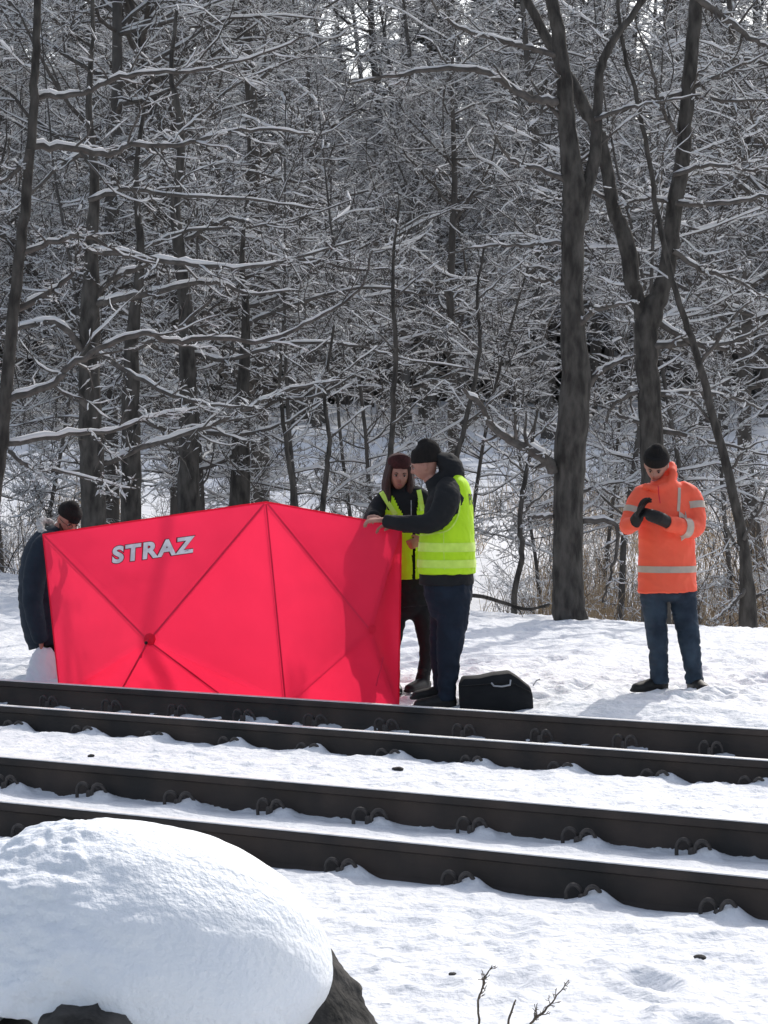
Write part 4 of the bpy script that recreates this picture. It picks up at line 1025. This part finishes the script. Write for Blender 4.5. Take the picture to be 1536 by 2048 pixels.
def woman():
    D = 17.8; w = lambda px, py, dy=0: W(px, py, D+dy)
    root = empty('person', (w(815, 1380).x, D, gz(.15, D)), 'woman with long reddish hair and yellow vest behind the right end of the screen', 'person')
    hc = w(798, 948, -.05); fwd = Vector((.10, -.97, -.20)); up = Vector((.06, -.2, .97)); hp, Mx = head_part(hc, fwd, up, .97)
    body = hp+[loft([w(803, 975, .03), w(806, 1000, .03)], [.048, .06]),
        blo([w(808, 1000), w(808, 1060), w(812, 1120), w(815, 1180), w(816, 1200)], [(.15, .09), (.14, .10), (.12, .09), (.15, .11), (.14, .10)]),
        blo([w(770, 1005, 0), w(745, 1045, -.12), w(748, 1034, -.38)], [.045, .036, .026]),
        blo([w(846, 1005, 0), w(868, 1060, .0), w(845, 1080, -.12)], [.045, .038, .028]),
        blo([w(798, 1190), w(792, 1280, -.02), w(788, 1370, 0)], [.066, .044, .036]), blo([w(835, 1190), w(849, 1280, -.02), w(850, 1365, 0)], [.066, .044, .036])]
    body += hand_parts(w(748, 1034, -.40), (-.15, -.9, .05), (0, -.1, -1), .92, curl=.7, thumb=1)
    body += hand_parts(w(845, 1080, -.13), (-.8, -.3, -.3), (0, 1, 0), .92, curl=.8, thumb=-1)
    link('body', fuse(body, .0065, 2, fac=.4), M['skin'], root); face_bits(root, Mx, .97)
    # hair: scalp mass and long locks
    hr = [xf(loft([(0, -.03, -.06), (0, -.03, 0), (0, -.022, .06), (0, -.01, .098)], [(.080, .07), (.088, .084), (.082, .092), (.045, .055)], n=24), Mx)]
    for sx in (-1, 1):
        for k, (ox, oy) in enumerate(((.076, .02), (.084, -.005), (.078, -.035), (.066, .045))):
            a = Mx @ Vector((sx*ox, oy, .06)); b = Mx @ Vector((sx*(ox+.012), oy+.004, -.02)); c = Mx @ Vector((sx*(ox+.014), oy, -.10))
            hr.append(loft([a, b, c, c+Vector((sx*.012, -.012, -.09-.02*k)), c+Vector((sx*.010, -.015, -.17-.02*k))], [.016, .021, .023, .020, .008], n=10))
    link('hair', fuse(hr, .0075, 2, wr=.005, wscale=(40, 40, 6), seed=1), M['hair'], root)
    link('headband', fuse([hat_part(Mx, .98, brim=.060, top=.135, back=-.018, w=.97)], .008, 2, wr=.002), M['maroon'], root)
    sl = [loft([w(782, 992), w(764, 1010, -.02), w(748, 1030, -.10), w(743, 1036, -.20), w(748, 1034, -.37)], [.075, .078, .066, .058, .046], side=(0, 1, 0), caps=(1, 0)),
          loft([w(832, 992), w(852, 1010, 0), w(868, 1055, 0), w(848, 1080, -.12)], [.075, .078, .062, .046], side=(0, 1, 0), caps=(1, 0))]
    tor = [(806, 978, .085, .07), (807, 992, .150, .10), (808, 1030, .175, .13), (810, 1090, .165, .13), (812, 1150, .175, .145), (815, 1212, .190, .155)]
    col = loft([w(804, 998, .02), w(804, 985, .03), w(804, 978, .03)], [(.085, .085), (.075, .080), (.068, .075)], caps=(0, 0))
    jm = fuse([loft([w(a, b) for a, b, _, _ in tor], [(c, d) for _, _, c, d in tor], caps=(1, 0), n=28), col]+sl, .010, 5, wr=.010, seed=6)
    link('jacket', jm, M['black'], root)
    # open vest: shell minus a front gap and armholes
    vt = [(806, 984, .11, .085), (807, 996, .155, .115), (808, 1030, .190, .148), (810, 1090, .182, .150), (813, 1157, .196, .165)]
    vm = fuse([loft([w(a, b) for a, b, _, _ in vt], [(c, d) for _, _, c, d in vt], caps=(.3, 0), n=32)], .010, 3, wr=.008, wscale=(7, 7, 9), seed=7)
    bm = bmesh.new(); bm.from_mesh(vm)
    gx = w(827, 1100).x; kill = []
    for f in bm.faces:
        c = f.calc_center_median(); z = c.z
        zt = W(0, 1065, D).z; half = .012+max(0, (z-zt))*.30
        if c.y < D and abs(c.x-gx+max(0, z-zt)*.22) < half: kill.append(f)
    bmesh.ops.delete(bm, geom=kill, context='FACES'); bm.to_mesh(vm); bm.free()
    vo = link('vest', vm, M['hivis'], root)
    Bj = bvh_of(jm)
    for pts in ([(762, 984, 17.6), (772, 1000, 17.6), (786, 1022, 17.6), (792, 1030, 17.6)], [(838, 980, 17.6), (842, 1000, 17.6), (845, 1022, 17.6)]):
        link('reflective_band', ray_ribbon(Bj, pts, .034, off=.022), M['stripe_y'], vo)
    link('zip', ray_ribbon(Bj, [(822, 1000, D), (822, 1030, D), (822, 1060, D)], .006, off=.006), M['metal'], root)
    tr = [loft([w(814, 1180), w(815, 1205)], [(.172, .14), (.165, .13)], side=(1, 0, 0), caps=(0, 1)),
          loft([w(797, 1200), w(788, 1270, -.02), w(783, 1320), w(783, 1372)], [.088, .064, .052, .050], caps=(1, 0)),
          loft([w(835, 1200), w(851, 1270, -.02), w(852, 1320), w(843, 1368)], [.086, .062, .050, .050], caps=(1, 0))]
    link('trousers', fuse(tr, .010, 4, wr=.009, wscale=(10, 10, 12), seed=8), M['black'], root)
    for c, td in ((788, (.1, -1)), (848, (-.5, -.8))):
        h = w(c, 1375, 0); h.z = gz(h.x, h.y)-.015; link('boot', fuse(boot_part(h, td, .92, .17), .007, 2), M['boot'], root)
woman()

def orange_man():
    D = 17.75; w = lambda px, py, dy=0: W(px, py, D+dy)
    root = empty('person', (w(1340, 1383).x, D, gz(2.05, D)), 'man in long orange reflective coat and jeans looking down at his gloved hands', 'person')
    hc = w(1312, 931, -.04); fwd = Vector((-.22, -.80, -.60)); up = Vector((-.04, -.56, .82)); hp, Mx = head_part(hc, fwd, up, .99)
    body = hp+[loft([w(1316, 955, .05), w(1322, 985, .05)], [.052, .062]),
        blo([w(1326, 985, .02), w(1330, 1050), w(1333, 1110), w(1337, 1150), w(1339, 1172)], [(.17, .10), (.16, .12), (.14, .11), (.14, .11), (.12, .09)]),
        blo([w(1274, 985), w(1256, 1050, -.03), w(1268, 1040, -.26)], [.05, .04, .03]), blo([w(1385, 985), w(1392, 1060, -.04), w(1335, 1045, -.27)], [.05, .04, .03]),
        blo([w(1312, 1190), w(1318, 1290, -.03), w(1322, 1362)], [.085, .06, .045]), blo([w(1366, 1190), w(1382, 1290, -.03), w(1388, 1362)], [.085, .06, .045])]
    link('body', fuse(body, .0065, 2, fac=.4), M['skin'], root); face_bits(root, Mx, .99)
    link('beanie', fuse([hat_part(Mx, 1.04, brim=.030, top=.150, back=-.02)], .008, 2, wr=.003, seed=2), M['hat'], root)
    tor = [(1322, 966, .085, .085), (1326, 978, .140, .110), (1330, 1004, .190, .140), (1333, 1050, .200, .160), (1334, 1110, .204, .162), (1334, 1150, .210, .168), (1335, 1184, .214, .172)]
    parts = [loft([w(a, b) for a, b, _, _ in tor], [(c, d) for _, _, c, d in tor], caps=(.5, 0), n=32),
        loft([w(1296, 984), w(1279, 995), w(1265, 1028, -.04), w(1256, 1050, -.09), w(1258, 1052, -.17), w(1272, 1046, -.25)], [.066, .072, .066, .062, .058, .052], side=(0, 1, 0), caps=(1, 0)),
        loft([w(1366, 982), w(1383, 996), w(1391, 1030, -.03), w(1389, 1056, -.09), w(1366, 1054, -.19), w(1334, 1046, -.26)], [.070, .076, .074, .070, .064, .054], side=(0, 1, 0), caps=(1, 0)),
        loft([w(1322, 985, .05), w(1328, 962, .07), w(1334, 940, .085)], [(.095, .085), (.088, .075), (.080, .060)], caps=(0, 0)),
        loft([w(1330, 976, -.09), w(1343, 958, -.07), w(1346, 940, -.01), w(1344, 928, .06)], [.024, .028, .028, .022]),
        loft([w(1290, 972, -.07), w(1302, 975, -.11), w(1318, 978, -.12), w(1334, 970, -.09)], [.020, .020, .022, .022])]
    jm = fuse(parts, .010, 4, wr=.013, wscale=(7, 7, 8), seed=10)
    j = link('coat', jm, M['orange'], root); B = bvh_of(jm)
    link('reflective_band', ring_band(B, w(1334, 1144), w(1334, 1131), .45), M['stripe'], j)
    for a, b in ((w(1257, 1028, -.035), w(1261, 1016, -.02)), (w(1397, 1018, -.02), w(1395, 1004, -.01))):
        link('reflective_band', ring_band(B, a, b, .13), M['stripe'], j)
    a, b = w(1376, 1053, -.16), w(1362, 1051, -.20)
    link('reflective_band', ring_band(B, a, b, .12), M['stripe'], j)
    link('reflective_band', ray_ribbon(B, [(1356, 975, D), (1354, 1000, D), (1352, 1022, D)], .022), M['stripe'], j)
    link('zip', ray_ribbon(B, [(1312, 972, D), (1314, 990, D), (1316, 1006, D)], .006), M['seam_red'], j)
    link('hem_edge', ring_band(B, w(1335, 1183), w(1335, 1180), .45, off=.003), M['orange'], j)
    tr = [loft([w(1336, 1150), w(1337, 1190)], [(.165, .13), (.168, .13)], caps=(0, .4)),
          loft([w(1306, 1185), w(1311, 1230), w(1316, 1290, -.02), w(1318, 1335), w(1319, 1366)], [(.096, .11), (.082, .1), (.070, .085), (.062, .08), (.066, .078)], caps=(1, 0)),
          loft([w(1366, 1185), w(1370, 1230), w(1380, 1290, -.02), w(1386, 1335), w(1389, 1366)], [(.098, .11), (.088, .1), (.072, .085), (.062, .08), (.064, .078)], caps=(1, 0))]
    link('jeans', fuse(tr, .010, 4, wr=.022, wscale=(6, 6, 13), seed=11), M['jeans'], root)
    for c, td in ((1318, (-.85, -.5)), (1388, (.25, -1))):
        h = w(c, 1383, .02); h.z = gz(h.x, h.y)-.012; link('boot', fuse(boot_part(h, td, 1.05, .13), .007, 2), M['boot'], root)
    # gloves: one hand held up, the other working on it
    g1 = hand_parts(w(1276, 1040, -.27), (.18, -.12, .75), (.8, -.5, .0), 1.22, curl=.5, thumb=-1)+[loft([w(1266, 1050, -.22), w(1276, 1034, -.28)], [.046, .042])]
    g2 = hand_parts(w(1322, 1038, -.30), (-.86, -.05, .42), (-.3, .5, -.8), 1.25, curl=.85, thumb=-1)+[loft([w(1338, 1046, -.25), w(1318, 1036, -.31), w(1300, 1030, -.31)], [(.044, .044), (.050, .046), (.046, .036)])]
    link('glove', fuse(g1, .006, 1), M['glove'], root); link('glove', fuse(g2, .006, 1), M['glove'], root)
orange_man()

def bent_man():
    D = 19.45; w = lambda px, py, dy=0: W(px, py, D+dy)
    root = empty('person', (w(150, 1370).x, D, gz(-2.4, D)), 'bending man in navy jacket and dark cap behind the left end of the red screen', 'person')
    hc = w(137, 1040); fwd = Vector((.45, -.72, -.50)); up = Vector((.30, -.25, .9)); hp, Mx = head_part(hc, fwd, up, 1.02)
    body = hp+[loft([w(118, 1058, .03), w(104, 1078, .05)], [.055, .065]),
        blo([w(98, 1080, .04), w(85, 1130, .03), w(88, 1190, .03), w(110, 1250, .03), w(130, 1280, .05)], [(.15, .17), (.16, .18), (.16, .17), (.15, .16), (.14, .15)]),
        blo([w(86, 1095, -.2), w(72, 1190, -.24), w(83, 1283, -.2)], [.052, .042, .03]), blo([w(120, 1090, .2), w(150, 1160, .15), w(160, 1100, -.3)], [.052, .042, .03]),
        blo([w(130, 1270, -.08), w(165, 1330, -.12), w(160, 1392, 0)], [.09, .06, .045]), blo([w(135, 1270, .12), w(175, 1330, .1), w(175, 1388, .15)], [.09, .06, .045])]
    body += hand_parts(w(82, 1284, -.2), (.10, -.1, -1), (1, 0, 0), 1.05, curl=.45, thumb=-1)
    body += hand_parts(w(160, 1100, -.3), (.1, -.5, .6), (0, 1, 0), 1.0, curl=.6, thumb=1)
    link('body', fuse(body, .0065, 2, fac=.4), M['skin'], root); face_bits(root, Mx, 1.02)
    # beard and short cap
    cap = [xf(loft([(0, -.012, .030), (0, -.014, .055), (0, -.014, .095), (0, -.012, .128)], [(.092, .110), (.095, .114), (.088, .106), (.052, .062)], caps=(0, .6), n=28), Mx),
           xf(loft([(-.045, .088, .036), (0, .118, .040), (.045, .088, .036)], [.008, .010, .008], side=(0, 1, 0), n=10), Mx)]
    link('cap', fuse(cap, .008, 2), M['hat'], root)
    v = fuse([xf(loft([(-.068, .02, -.035), (-.045, .055, -.085), (0, .085, -.112), (.045, .055, -.085), (.068, .02, -.035)], [.012, .018, .020, .018, .012], n=12), Mx)], .006, 1, wr=.003, wscale=(50, 50, 50))
    link('beard', v, M['hair'], root)
    # spectacles
    g = NB()
    for sx in (-1, 1):
        th = np.linspace(0, 2*np.pi, 17); P = np.stack([sx*.032+.021*np.cos(th), .108+0*th, .003+.015*np.sin(th)], 1)
        P = np.array([Mx @ Vector(p) for p in P])[None]; tubes(g, P, np.full((1, 17), .0016), 5)
        P = np.array([[Mx @ Vector(q) for q in ((sx*.053, .106, .006), (sx*.076, .06, .008), (sx*.084, .0, .006))]]); tubes(g, P, np.full((1, 3), .0018), 5)
    link('spectacles', g.mesh(), M['ink'], root)
    tor = [(112, 1068, .09, .12), (102, 1084, .150, .20), (90, 1120, .185, .235), (86, 1180, .195, .235), (92, 1240, .195, .225), (104, 1288, .19, .21)]
    parts = [loft([w(a, b, .03) for a, b, _, _ in tor], [(c, d) for _, _, c, d in tor], caps=(.7, 0), n=30),
        loft([w(98, 1082, -.15), w(82, 1105, -.22), w(68, 1160, -.25), w(66, 1210, -.25), w(74, 1250, -.23), w(82, 1284, -.2)], [.085, .094, .088, .078, .068, .055], side=(0, 1, 0), caps=(1, 0)),
        loft([w(112, 1082, .17), w(132, 1115, .22), w(152, 1160, .15), w(160, 1115, -.22)], [.085, .09, .078, .055], side=(0, 1, 0), caps=(1, 0)),
        loft([w(108, 1080, .03), w(116, 1062, .03)], [(.098, .1), (.09, .09)], caps=(0, 0))]
    jm = fuse(parts, .010, 5, wr=.013, wscale=(6, 6, 10), seed=20); j = link('jacket', jm, M['navy'], root); B = bvh_of(jm)
    fur = fuse([loft([w(83, 1062, -.06), w(80, 1048, .0), w(88, 1042, .08), w(102, 1044, .12)], [.026, .032, .032, .024]), loft([w(83, 1062, -.06), w(98, 1072, -.1), w(112, 1072, -.11)], [.026, .026, .018])], .008, 1, wr=.014, wscale=(40, 40, 40))
    link('fur_collar', fur, M['fur'], root)
    tr = [loft([w(106, 1262, .03), w(124, 1290, .03)], [(.17, .18), (.165, .17)], caps=(0, 1)),
          loft([w(130, 1280, -.08), w(162, 1325, -.12), w(160, 1385, 0)], [.11, .085, .068], caps=(1, 0)), loft([w(136, 1280, .12), w(172, 1325, .1), w(175, 1382, .15)], [.11, .085, .068], caps=(1, 0))]
    link('trousers', fuse(tr, .011, 4, wr=.010, seed=21), M['black'], root)
    for px, dy in ((160, 0), (175, .15)):
        h = w(px, 1388, dy); h.z = gz(h.x, h.y)-.012; link('boot', fuse(boot_part(h, (.7, -.7)), .008, 2), M['boot'], root)
bent_man()

def white_bag():
    d = 19.25
    z0 = gz(-2.6, d)
    o = loft([W(88, 1302, d), W(88, 1318, d), W(86, 1345, d), W(84, 1372, d), W(84, 1384, d)], [(.075, .05), (.100, .07), (.125, .095), (.140, .11), (.135, .10)], caps=(.6, .3), n=30)
    me = fuse([o], .009, 2, wr=.022, wscale=(9, 9, 5), seed=30)
    root = empty('plastic_bag', W(86, 1384, d), 'white plastic bag hanging from the bare hand of the man in the navy jacket', 'bag')
    link('bag_body', me, M['bag_white'], root)
white_bag()
